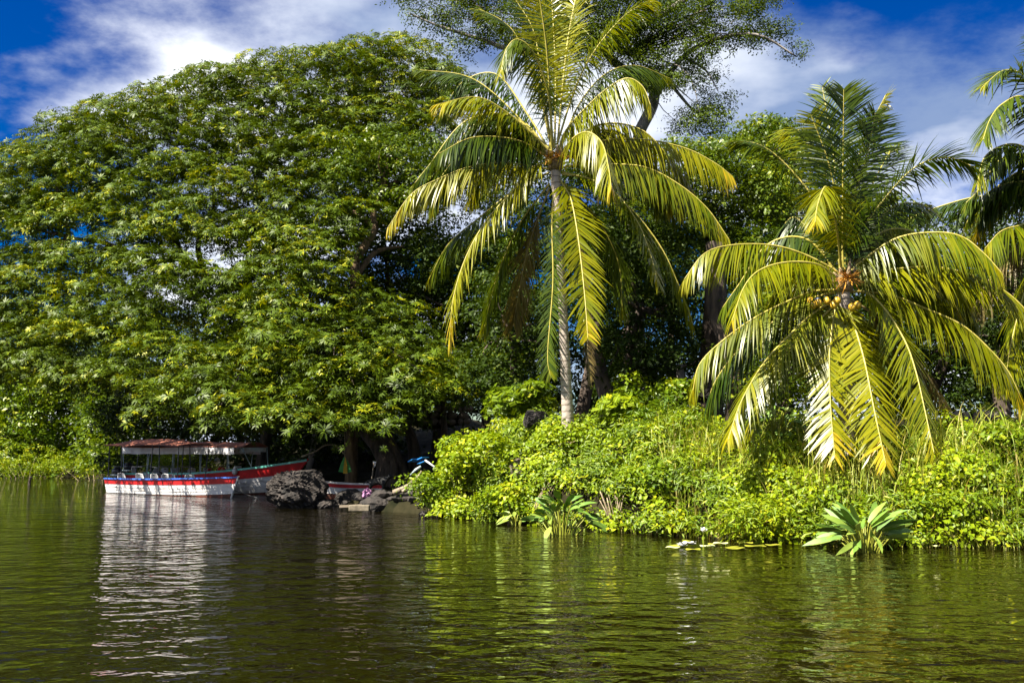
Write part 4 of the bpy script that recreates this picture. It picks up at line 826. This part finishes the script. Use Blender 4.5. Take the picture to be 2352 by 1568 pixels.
c = G(822, 1186); mb = MB(); mb.box((c.x, c.y + .3, .28), (.68, .4, .2), Matrix.Rotation(.06, 3, 'Z')); o = mb.build('concrete_step', M['concrete'], None, False, (c.x, c.y + .3, .15)); props(o, 'pale concrete block step at the waterline', 'step')
bv = o.modifiers.new('b', 'BEVEL'); bv.width = .02
c = P(815, 1160, 36.8); mb = MB(); mb.box(c, (1.1, .2, .08), Matrix.Rotation(-.05, 3, 'Y')); props(mb.build('plank', M['wood'], None, False, c), 'weathered plank lying across the rocks above the step', 'plank')
c = P(843, 1132, 38); rock('pink_cloth', 'crumpled pink cloth draped on a shore rock', c, (.22, .2, .2), 71, 'pink', 3, .6, 'cloth')

# floating plants and lilies
def pad_mesh(rx, ry, notch=True, n=18):
    v = [(0, 0, .012)]; 
    for i in range(n + 1):
        a = .15 + (6.283 - .3) * i / n; v.append((math.cos(a) * rx, math.sin(a) * ry, .008 + .012 * math.sin(a * 3)))
    return v, [(0, i, i + 1) for i in range(1, n + 1)]
r = random.Random(12)
LILY = ['yellow green lily pad leftmost of the loose row', 'lily pad nearest the camera beside the white rosettes', 'small lily pad just right of the standing lily flower', 'largest lily pad in the middle of the row', 'lily pad fifth from the left of the row', 'rightmost lily pad of the row', 'lily pad behind the largest one, closest to the bank on the right', 'lily pad behind the white rosettes, closest to the bank on the left',
        'pale leaf floating at the foot of the lily flower', 'pale leaf floating right of the lily flower', 'pale leaf floating left of the white rosettes', 'pale leaf floating left of the long leaved water plant', 'larger pale leaf floating right of the long leaved water plant', 'tiniest pale leaf floating right of the long leaved water plant', 'pale leaf floating closest to the long leaved water plant', 'pale leaf floating nearest the right edge of the picture']
for k, (x, y, rx, m_) in enumerate([(1555, 1254, .26, 'pad'), (1592, 1262, .2, 'pad'), (1642, 1250, .2, 'pad'), (1688, 1259, .3, 'pad'), (1735, 1255, .25, 'pad'), (1776, 1253, .2, 'pad'), (1712, 1248, .22, 'pad'), (1578, 1245, .2, 'pad'), (1625, 1256, .22, 'pale_leaf'), (1655, 1250, .2, 'pale_leaf'), (1545, 1260, .18, 'pale_leaf'), (1850, 1244, .14, 'pale_leaf'), (2115, 1252, .15, 'pale_leaf'), (2150, 1258, .1, 'pale_leaf'), (2085, 1250, .12, 'pale_leaf'), (2250, 1250, .14, 'pale_leaf')]):
    c = G(x, y); v, f = pad_mesh(rx, rx * .8); me = bpy.data.meshes.new('lily_pad'); me.from_pydata(v, [], f); o = addobj('lily_pad', me, M[m_]); o.location = (c.x, c.y, .012 + .003 * k); o.rotation_euler.z = r.uniform(0, 6.28)
    props(o, LILY[k], 'lily pad' if m_ == 'pad' else 'leaf', 'lily pads' if m_ == 'pad' else 'pale floating leaves')
def rosette(label, x, y, s_, n, m_, z=0.0, seed=0):
    c = G(x, y); rr_ = random.Random(seed); t_ = empty('floating_plant', c, label, 'water plant', 'floating rosettes')
    for k in range(n):
        a = 6.283 * k / n + rr_.uniform(-.2, .2); d = Vector((math.cos(a), math.sin(a), rr_.uniform(.4, 1.3))).normalized(); sv = d.cross(Vector((0, 0, 1))).normalized(); nv = sv.cross(d); v, f = blade(s_ * rr_.uniform(.8, 1.2), s_ * .75, .15, 5, .3)
        me = bpy.data.meshes.new('leaf'); me.from_pydata([tuple(sv * p[0] + d * p[1] + nv * p[2]) for p in v], [], f); lo = addobj('leaf', me, M[m_], t_, True); lo.location = (0, 0, .02)
for k, (x, y, s_, m_, lb) in enumerate([(890, 1163, .28, 'thalia', 'cabbage like floating plant right of the black rock'), (912, 1166, .28, 'thalia', 'pale cabbage like floating plant middle of the row under the tree roots'), (935, 1168, .3, 'thalia_pale', 'brightest cabbage like floating plant at the right of its row'), (760, 1130, .22, 'thalia_pale', 'small sunlit creeping plant between the boulder and the shore'), (772, 1140, .2, 'thalia_pale', 'lower sunlit creeping plant beside the boulder'),
        (1568, 1256, .16, 'petal', 'white floating rosette beside the lily pads'), (1590, 1252, .13, 'petal', 'smaller white floating rosette right of the larger one'), (1605, 1222, .2, 'pale_leaf', 'pale green floating plant below the brown wedge rock'), (1640, 1226, .2, 'pale_leaf', 'pale floating plant in the middle of the bank foot'), (1700, 1236, .16, 'pale_leaf', 'pale floating plant left of the right water plant'), (1790, 1242, .16, 'pale_leaf', 'tiny pale floating plant close to the right water plant')]):
    rosette(lb, x, y, s_, 9, m_, seed=k)
for x, y, h_, lb in ((1616, 1258, .36, 'white water lily flower standing above the water'),):
    c = G(x, y); t_ = empty('water_lily', c, lb, 'flower'); mb = MB(); mb.tube([c - Vector((0, 0, .1)), c + Vector((0, 0, h_))], .008, 5); mb.build('stem', M['stem'], t_)
    for k in range(14):
        a = k * 2.4; d = Vector((math.cos(a), math.sin(a), .5 + .9 * (k % 2))).normalized(); sv = d.cross(Vector((0, 0, 1))).normalized(); nv = sv.cross(d); v, f = blade(.13, .05, -.1, 4, .3); me = bpy.data.meshes.new('petal'); me.from_pydata([tuple(sv * p[0] + d * p[1] + nv * p[2]) for p in v], [], f); lo = addobj('petal', me, M['petal'], t_, True); lo.location = (0, 0, h_)
c = G(66, 1112); mb = MB(); mb.tube([c - Vector((.02, 0, .4)), c + Vector((.05, 0, .25)), c + Vector((.12, 0, .52))], [.10, .09, .09], 8); props(mb.build('mooring_stump', M['wood'], None, False, c), 'short pale stump sticking out of the water at far left', 'stump')

# ------------------------------------------------------------ boats
def lmesh(name, v, f, m_, parent, smooth=False):
    me = bpy.data.meshes.new(name); me.from_pydata([tuple(p) for p in v], [], f); me.update(); return addobj(name, me, m_, parent, smooth)
def lmb(mb, name, m_, parent, smooth=False): return lmesh(name, mb.v, mb.f, m_, parent, smooth)
def boat_hull(root, Lb, B, z_st, z_bow, rake, rows, sheer_frac, stern=.8, pw=3.0):
    """rows: list of (t0, t1, material, name): strakes from keel to sheer; local x stern->bow"""
    n = 30
    def pt(s_, t_, sd, inn=0.0):
        zg = z_st + (z_bow - z_st) * s_ ** pw; zb = -.28 + .14 * s_ ** 6
        z = zb + (zg - zb) * t_
        full = (stern + (1 - stern) * math.sin(math.pi * .5 * min(1, s_ / .4))) * (1 - max(0, (s_ - .42) / .58) ** 2.3)
        hb = B * .5 * full * (.66 + .34 * t_ ** .75) + .02
        if s_ > .7: hb *= 1 - .35 * (1 - t_) * ((s_ - .7) / .3)
        x = Lb * s_ + rake * (t_ - .3) * max(0, (s_ - .55) / .45) ** 2
        return Vector((x, sd * max(hb - inn, .004), z))
    for sd in (-1, 1):
        for (t0, t1, mm, nm) in rows:
            v = []; f = []
            for i in range(n + 1):
                s_ = i / n
                a = pt(s_, t0, sd, -.022); b_ = pt(s_, t1, sd, -.004); c_ = pt(s_, t1, sd, .03); d_ = pt(s_, t0, sd, .03); v += [a, b_, c_, d_]
            for i in range(n):
                for k in range(4):
                    q0, q1 = i * 4 + k, i * 4 + (k + 1) % 4; f.append((q0, q1, q1 + 4, q0 + 4))
            f += [(3, 2, 1, 0), (n * 4, n * 4 + 1, n * 4 + 2, n * 4 + 3)]
            lmesh(nm, v, f, M[mm], root)
    # bottom boards and transom
    v = []; 
    for i in range(n + 1): v += [pt(i / n, .02, -1, .02), pt(i / n, .02, 1, .02)]
    lmesh('bottom', v, [(2 * i, 2 * i + 1, 2 * i + 3, 2 * i + 2) for i in range(n)], M['stain'], root)
    v = []
    for i in range(int(n * .04) + 1, int(n * .9)): v += [pt(i / n, .34, -1, .035), pt(i / n, .34, 1, .035)]
    lmesh('floor', v, [(2 * i, 2 * i + 1, 2 * i + 3, 2 * i + 2) for i in range(len(v) // 2 - 1)], M['wood'], root)
    tv = [pt(0, t_, sd, -.01) for sd in (-1, 1) for t_ in (0, .3, .6, .98)]; v = [p + Vector((-.03, 0, 0)) for p in tv] + [p + Vector((.03, 0, 0)) for p in tv]
    lmesh('transom', v, [(0, 1, 2, 3, 7, 6, 5, 4), (12, 13, 14, 15, 11, 10, 9, 8), (3, 11, 15, 7)], M['white_paint'], root)
    return pt
def rail(root, pt, m_, w_=.09, h_=.07, name='gunwale'):
    for sd in (-1, 1):
        v = []; n = 30
        for i in range(n + 1):
            c = pt(i / n, 1.0, sd); e = .045 if i < n else .03
            v += [c + Vector((0, sd * e, -h_ * .4)), c + Vector((0, sd * e, h_ * .6)), c + Vector((0, -sd * w_ * .6, h_ * .6)), c + Vector((0, -sd * w_ * .6, -h_ * .4))]
        f = [(i * 4 + k, i * 4 + (k + 1) % 4, i * 4 + 4 + (k + 1) % 4, i * 4 + 4 + k) for i in range(n) for k in range(4)] + [(3, 2, 1, 0), (n * 4, n * 4 + 1, n * 4 + 2, n * 4 + 3)]
        lmesh(name, v, f, M[m_], root)
def canopy(root, x0, x1, z, wd, arch, m_, taper=.0, over=.1, wav=.03, hip=0.0):
    nx_, ny_ = 18, 8; v = []; r_ = random.Random(3)
    for top in (0, .03):
        for i in range(nx_ + 1):
            for j in range(ny_ + 1):
                u = i / nx_; w_ = j / ny_ * 2 - 1; hp = 1 - hip * max(0, abs(u * 2 - 1) - .55) / .45
                v.append(Vector((x0 + (x1 - x0) * u, w_ * wd / 2, z + arch * (1 - abs(w_) ** 1.6) * hp + top - wav * math.sin(u * math.pi * 5) ** 2 * (1 - abs(w_)) - .02 * math.sin(u * 9 + w_))))
    m1 = ny_ + 1; tot = (nx_ + 1) * m1; f = []
    for i in range(nx_):
        for j in range(ny_):
            a = i * m1 + j; f += [(a, a + 1, a + m1 + 1, a + m1), (tot + a, tot + a + m1, tot + a + m1 + 1, tot + a + 1)]
    for i in range(nx_):
        for j in (0, ny_): a = i * m1 + j; f.append((a, a + m1, tot + a + m1, tot + a))
    for j in range(ny_):
        for i in (0, nx_): a = i * m1 + j; f.append((a, a + 1, tot + a + 1, tot + a))
    return lmesh('canopy_roof', v, f, M[m_], root, False)
def valance(root, x0, x1, y, z0, z1, m_):
    n = 40; v = []; r_ = random.Random(int(abs(y) * 100))
    for th in (0, .015):
        for i in range(n + 1):
            u = i / n; off = .03 * math.sin(u * 23) + .02 * math.sin(u * 51 + 1)
            v += [Vector((x0 + (x1 - x0) * u, y + th, z1)), Vector((x0 + (x1 - x0) * u, y + off + th, (z0 + z1) / 2)), Vector((x0 + (x1 - x0) * u, y + off * 1.5 + th, z0 + .02 * math.sin(u * 31)))]
    t3 = 3 * (n + 1); f = []
    for i in range(n):
        for k in range(2): a = i * 3 + k; f += [(a, a + 1, a + 4, a + 3), (t3 + a, t3 + a + 3, t3 + a + 4, t3 + a + 1)]
    return lmesh('side_curtain', v, f, M[m_], root, True)
def place_on_boat(root, x, y, z):
    a = root.rotation_euler.z; return Vector(root.location) + Vector((x * math.cos(a) - y * math.sin(a), x * math.sin(a) + y * math.cos(a), z))
def make_chair(label, root, x, y, z, rz, m_, group):
    """moulded plastic chair facing local +x"""
    t_ = empty('plastic_chair', place_on_boat(root, x, y, z), label, 'chair', group); t_.rotation_euler.z = root.rotation_euler.z + rz
    mb = MB(); mb.box((.0, 0, .43), (.44, .46, .035)); mb.box((.215, 0, .40), (.02, .44, .06)); o = lmb(mb, 'seat', M[m_], t_)
    bv = o.modifiers.new('b', 'BEVEL'); bv.width = .015
    # backrest: curved panel with a hand slot near the top
    nx_, nz_ = 9, 9; v = []; f = []
    for th in (0, -.025):
        for i in range(nz_ + 1):
            for j in range(nx_ + 1):
                u = j / nx_ * 2 - 1; h_ = i / nz_; w_ = .23 - .05 * h_ ** 3
                v.append((-.20 - .13 * h_ + .06 * u * u + th, u * w_, .42 + .47 * h_ - .035 * u * u * h_))
    m1 = nx_ + 1; tot = m1 * (nz_ + 1); hole = {(7, 3), (7, 4), (7, 5)}
    for i in range(nz_):
        for j in range(nx_):
            if (i, j) in hole: continue
            a = i * m1 + j; f += [(a, a + 1, a + m1 + 1, a + m1), (tot + a, tot + a + m1, tot + a + m1 + 1, tot + a + 1)]
    for i in range(nz_):
        for j in (0, nx_): a = i * m1 + j; f.append((a, a + m1, tot + a + m1, tot + a))
    for j in range(nx_): a = nz_ * m1 + j; f.append((a, a + 1, tot + a + 1, tot + a))
    lmesh('backrest', v, f, M[m_], t_, True)
    for sx, sy in ((1, 1), (1, -1), (-1, 1), (-1, -1)):
        mb = MB(); mb.tube([(sx * .19, sy * .20, .43), (sx * .23, sy * .23, 0)], [.028, .02], 6); lmb(mb, 'leg', M[m_], t_)
    return t_
def outboard(root, x, y, z):
    t_ = empty('outboard_motor', (x, y, z)); t_.parent = root
    bm = bmesh.new(); bmesh.ops.create_cube(bm, size=1)
    for v in bm.verts: v.co = Vector((v.co.x * .62 * (1 if v.co.z < 0 else .8), v.co.y * .40, v.co.z * .44)) + Vector((-.12, 0, .32))
    bmesh.ops.bevel(bm, geom=bm.edges[:], offset=.1, segments=3, affect='EDGES'); me = bpy.data.meshes.new('cowl'); bm.to_mesh(me); bm.free(); addobj('cowl', me, M['black'], t_, True)
    mb = MB(); mb.box((-.12, 0, .13), (.64, .42, .06)); lmb(mb, 'band', M['pipe'], t_)
    mb = MB(); mb.box((-.2, 0, -.3), (.24, .12, .85)); mb.box((.04, 0, -.05), (.3, .3, .1)); o = lmb(mb, 'leg', M['black'], t_); bv = o.modifiers.new('b', 'BEVEL'); bv.width = .02
    mb = MB(); mb.tube([(-.02, 0, -.72), (-.2, 0, -.72), (-.46, 0, -.72)], [.03, .08, .05], 10); mb.box((-.25, 0, -.6), (.4, .3, .02)); mb.box((-.2, 0, -.86), (.2, .03, .24)); lmb(mb, 'gearcase', M['black'], t_)
    for k in range(3):
        a = k * 2.094; mb = MB(); mb.box((-.48, math.sin(a) * .12, -.72 + math.cos(a) * .12), (.02, .10, .2), Matrix.Rotation(-a, 3, 'X') @ Matrix.Rotation(.5, 3, 'Z')); lmb(mb, 'propeller_blade', M['iron'], t_)
    mb = MB(); mb.tube([(.15, 0, .2), (.5, .1, .3), (.75, .12, .3)], [.03, .025, .03], 6); lmb(mb, 'tiller', M['black'], t_)

# nearer boat: blue rail
S1, E1 = G(272, 1129), G(543, 1142); v_ = E1 - S1; L1 = v_.length - .3
boat1 = empty('tour_boat', S1, 'nearer tour boat with blue rail, red band, white planks and brown canopy', 'boat', 'moored tour boats'); boat1.rotation_euler.z = math.atan2(v_.y, v_.x)
rows = [(0, .16, 'stain', 'bottom_plank'), (.16, .30, 'stain', 'bottom_plank'), (.30, .44, 'white_paint', 'plank'), (.44, .58, 'white_paint', 'plank'), (.58, .74, 'white_paint', 'plank'), (.74, 1.0, 'red_paint', 'sheer_plank')]
pt1 = boat_hull(boat1, L1, 1.9, .74, .95, .55, rows, .74, .85, 2.0); rail(boat1, pt1, 'blue_paint', .12, .07)
mb = MB(); mb.tube([pt1(1, 0, 0) , pt1(1, .5, 0), pt1(1, 1.0, 0) + Vector((0.02, 0, .05))], [.05, .05, .05], 6); lmb(mb, 'stem_post', M['white_paint'], boat1)
v = [pt1(s_, .985, sd, .0) for s_ in (.84, .9, .95, 1.0) for sd in (-1, 1)]; lmesh('foredeck', v, [(2 * i, 2 * i + 1, 2 * i + 3, 2 * i + 2) for i in range(3)], M['blue_paint'], boat1)
canopy(boat1, -.0, L1 * .70, 2.46, 2.0, .30, 'roof_cloth', hip=.75)
posts1 = [.03, .17, .44, .52, .66]
for i, s_ in enumerate(posts1):
    for sd in (-1, 1):
        a = pt1(s_, 1.0, sd, .06); b_ = Vector((a.x + (.14 if i % 2 == 0 else -.10), sd * .86, 2.50)); mb = MB(); mb.tube([a, b_], .026, 6); lmb(mb, 'canopy_post', M['iron'], boat1)
for s_, s2 in ((.05, .17), (.26, .36), (.44, .55)):
    for sd in (-1, 1): a = pt1(s_, 1, sd, .08); b_ = pt1(s2, 1, sd, .08); mb = MB(); mb.tube([Vector((a.x, a.y * .96, 1.38)), Vector((b_.x, b_.y * .96, 1.38))], .02, 6); lmb(mb, 'side_rail', M['iron'], boat1)
for sd in (-1, 1): mb = MB(); mb.tube([(0.05, sd * .9, 2.46), (L1 * .69, sd * .9, 2.46)], .022, 6); lmb(mb, 'canopy_rail', M['iron'], boat1)
outboard(boat1, -.12, 0, .78)
rows_l = ['nearest to the motor', 'second from the motor', 'third from the motor', 'fourth from the motor', 'in the middle', 'just ahead of the middle', 'third from the bow', 'second from the bow', 'nearest to the bow']
for k, s_ in enumerate([.12, .215, .255, .305, .43, .475, .585, .645, .725]):
    make_chair('white plastic chair in the blue railed boat, ' + rows_l[k], boat1, s_ * L1, [-.42, .35, -.2, -.5, -.42, -.1, -.42, .25, -.4][k], .16, [.05, -.1, .1, 0, .08, -.05, .1, 0, .05][k], 'plastic', 'plastic chairs in the blue railed boat')
t_ = empty('car_tyre', place_on_boat(boat1, L1 * .34, .25, .75), 'black tyre standing among the chairs of the blue railed boat', 'tyre'); t_.rotation_euler.z = boat1.rotation_euler.z
mb = MB(); q = [Vector((math.cos(a) * .3, 0, math.sin(a) * .3)) for a in np.linspace(0, 2 * math.pi, 25)]; mb.tube(q, .1, 8, False); lmb(mb, 'tread', M['black'], t_, True)

# farther boat: teal rail, high bow
S2, E2 = G(300, 1126), G(640, 1130); S2.y = 55.0; S2.x = ray(300, 1126).x / ray(300, 1126).y * 55; E2 = P(672, 1120, 50.0); E2.z = 0; S2.z = 0
v_ = E2 - S2; L2 = v_.length - .3
boat2 = empty('tour_boat', S2, 'farther tour boat with teal rail, high red bow and white side curtains', 'boat', 'moored tour boats'); boat2.rotation_euler.z = math.atan2(v_.y, v_.x)
rows = [(0, .2, 'stain', 'bottom_plank'), (.2, .38, 'white_paint', 'plank'), (.38, .54, 'white_paint', 'plank'), (.54, .68, 'white_paint', 'plank'), (.68, 1.0, 'red_paint', 'sheer_plank')]
pt2 = boat_hull(boat2, L2, 2.1, .95, 1.72, 1.7, rows, .68, .8, 3.4); rail(boat2, pt2, 'teal_paint', .16, .10)
mb = MB(); mb.tube([pt2(1, 0, 0), pt2(1, .5, 0), pt2(1, 1.0, 0) + Vector((0.03, 0, .06))], [.06, .05, .05], 6); lmb(mb, 'stem_post', M['red_paint'], boat2)
X0, X1 = .2, L2 * .80
canopy(boat2, X0, X1, 2.36, 2.0, .26, 'roof_cloth', wav=.02)
for sd in (-1, 1): valance(boat2, X0 + .05, X1 - .5, sd * .99, 2.02, 2.36, 'white_cloth')
mb = MB()
for j in range(8): mb.box((X1 - .12, -.85 + j * .243, 2.24), (.015, .23, .22)); 
lmb(mb, 'front_curtain', M['white_cloth'], boat2)
for s_ in (.03, .2, .37, .55, .70, .80):
    for sd in (-1, 1):
        a = pt2(s_, 1, sd, .07); b_ = Vector((min(max(a.x, X0 + .1), X1 - .05), sd * .95, 2.38)); mb = MB(); mb.tube([a, b_], .022, 6); lmb(mb, 'canopy_post', M['pipe'], boat2)
for sd in (-1, 1): mb = MB(); mb.tube([(X0, sd * .96, 2.35), (X1, sd * .96, 2.35)], .02, 6); lmb(mb, 'canopy_rail', M['pipe'], boat2)
outboard(boat2, -.12, 0, 1.0)
rl = ['nearest to its stern', 'second from its stern', 'third from its stern', 'fourth from its stern', 'fifth from its stern', 'sixth from its stern', 'just behind the red pair', 'between the red pair', 'ahead of the red pair', 'second from its bow', 'nearest to its bow']
for k, s_ in enumerate([.09, .175, .255, .275, .355, .435, .51, .60, .655, .71, .79]):
    make_chair('white plastic chair in the teal railed boat, ' + rl[k], boat2, s_ * L2, [-.45, -.3, -.45, .1, -.45, -.45, .2, .1, .3, -.4, .1][k], .42 + (.1 if s_ > .6 else 0), math.pi * (0 if k in (0, 4, 6) else 1) + [.3, .1, -.3, .2, .2, -.4, .1, .2, 0, -.3, .1][k], 'plastic', 'plastic chairs in the teal railed boat')
make_chair('red plastic chair amidships in the teal railed boat, left of the red pair', boat2, .53 * L2, -.45, .42, math.pi + .3, 'plastic_red', 'red plastic chairs')
make_chair('red plastic chair amidships in the teal railed boat, right of the red pair', boat2, .62 * L2, -.45, .46, math.pi - .4, 'plastic_red', 'red plastic chairs')
mb = MB(); b0 = place_on_boat(boat2, L2 * .755, -.9, 1.15); mb.tube([b0 + Vector((0, 0, -.16)), b0 + Vector((0, 0, -.05)), b0 + Vector((0, 0, .08)), b0 + Vector((0, 0, .2)), b0 + Vector((0, 0, .3))], [.06, .14, .13, .06, .02], 10); props(mb.build('boat_fender', M['plastic'], None, True, b0), 'white fender hanging on the teal rail near the bow', 'fender')
# mooring line of the nearer boat
bw = place_on_boat(boat1, L1 + .1, 0, .35); q = catmull([bw, bw + Vector((.6, .1, -.22)), bw + Vector((1.1, .1, -.36)), bw + Vector((1.7, .1, -.5))], 10); mb = MB(); mb.tube(q, .02, 5); props(mb.build('mooring_rope', M['iron'], None, False, bw), 'dark mooring rope dipping into the water from the nearer bow', 'rope')
# canoe pulled up behind the boulder
S3, E3 = P(880, 1128, 42.5), P(690, 1112, 42.5); S3.z = .45; E3.z = .45; v_ = E3 - S3
boat3 = empty('canoe', S3, 'low white canoe with pinkish red bow pulled ashore behind the boulder', 'boat'); boat3.rotation_euler.z = math.atan2(v_.y, v_.x)
pt3 = boat_hull(boat3, v_.length, .9, .34, .62, .3, [(0, .35, 'stain', 'plank'), (.35, .75, 'white_paint', 'plank'), (.75, 1, 'red_paint', 'sheer_plank')], .7, .6, 3); rail(boat3, pt3, 'white_paint', .06, .04)
c = P(733, 1118, 41.2); mb = MB(); mb.tube([Vector((c.x, c.y, .0)), Vector((c.x + .02, c.y, .95))], [.12, .1], 7); props(mb.build('wooden_stake', M['wood'], None, False, (c.x, c.y, 0)), 'short wooden stake between the boulder and the canoe', 'post')

# black dog on the shaded shore
def skin_obj(name, verts, edges, radii, m_, loc):
    me = bpy.data.meshes.new(name); me.from_pydata(verts, edges, []); o = addobj(name, me, m_); o.location = loc
    md = o.modifiers.new('skin', 'SKIN'); md.use_smooth_shade = True
    for i, rr_ in enumerate(radii): me.skin_vertices[0].data[i].radius = rr_
    me.skin_vertices[0].data[0].use_root = True
    sb = o.modifiers.new('sub', 'SUBSURF'); sb.levels = 1; sb.render_levels = 1; return o
c = P(868, 1118, 39.6); zb = Z(c.x, c.y)
dv = [(-.26, 0, .50), (0, 0, .52), (.22, 0, .52), (.36, 0, .64), (.46, 0, .70), (.60, 0, .66), (.24, .09, .34), (.22, .09, .18), (.25, .09, .02), (.24, -.09, .34), (.20, -.09, .18), (.22, -.09, .02),
      (-.25, .10, .36), (-.33, .10, .20), (-.28, .10, .02), (-.25, -.10, .36), (-.36, -.10, .20), (-.31, -.10, .02), (-.42, 0, .52), (-.58, 0, .40), (.43, .06, .80), (.43, -.06, .80)]
de = [(0, 1), (1, 2), (2, 3), (3, 4), (4, 5), (2, 6), (6, 7), (7, 8), (2, 9), (9, 10), (10, 11), (0, 12), (12, 13), (13, 14), (0, 15), (15, 16), (16, 17), (0, 18), (18, 19), (4, 20), (4, 21)]
dr = [(.13, .13), (.13, .14), (.13, .16), (.08, .09), (.085, .085), (.04, .035)] + [(.06, .06), (.035, .035), (.035, .03)] * 2 + [(.07, .08), (.035, .04), (.035, .03)] * 2 + [(.03, .03), (.015, .015), (.025, .02), (.025, .02)]
props(skin_obj('dog', dv, de, dr, M['dog'], (c.x, c.y, zb)), 'black dog standing in the shade beside the leaning post', 'dog')
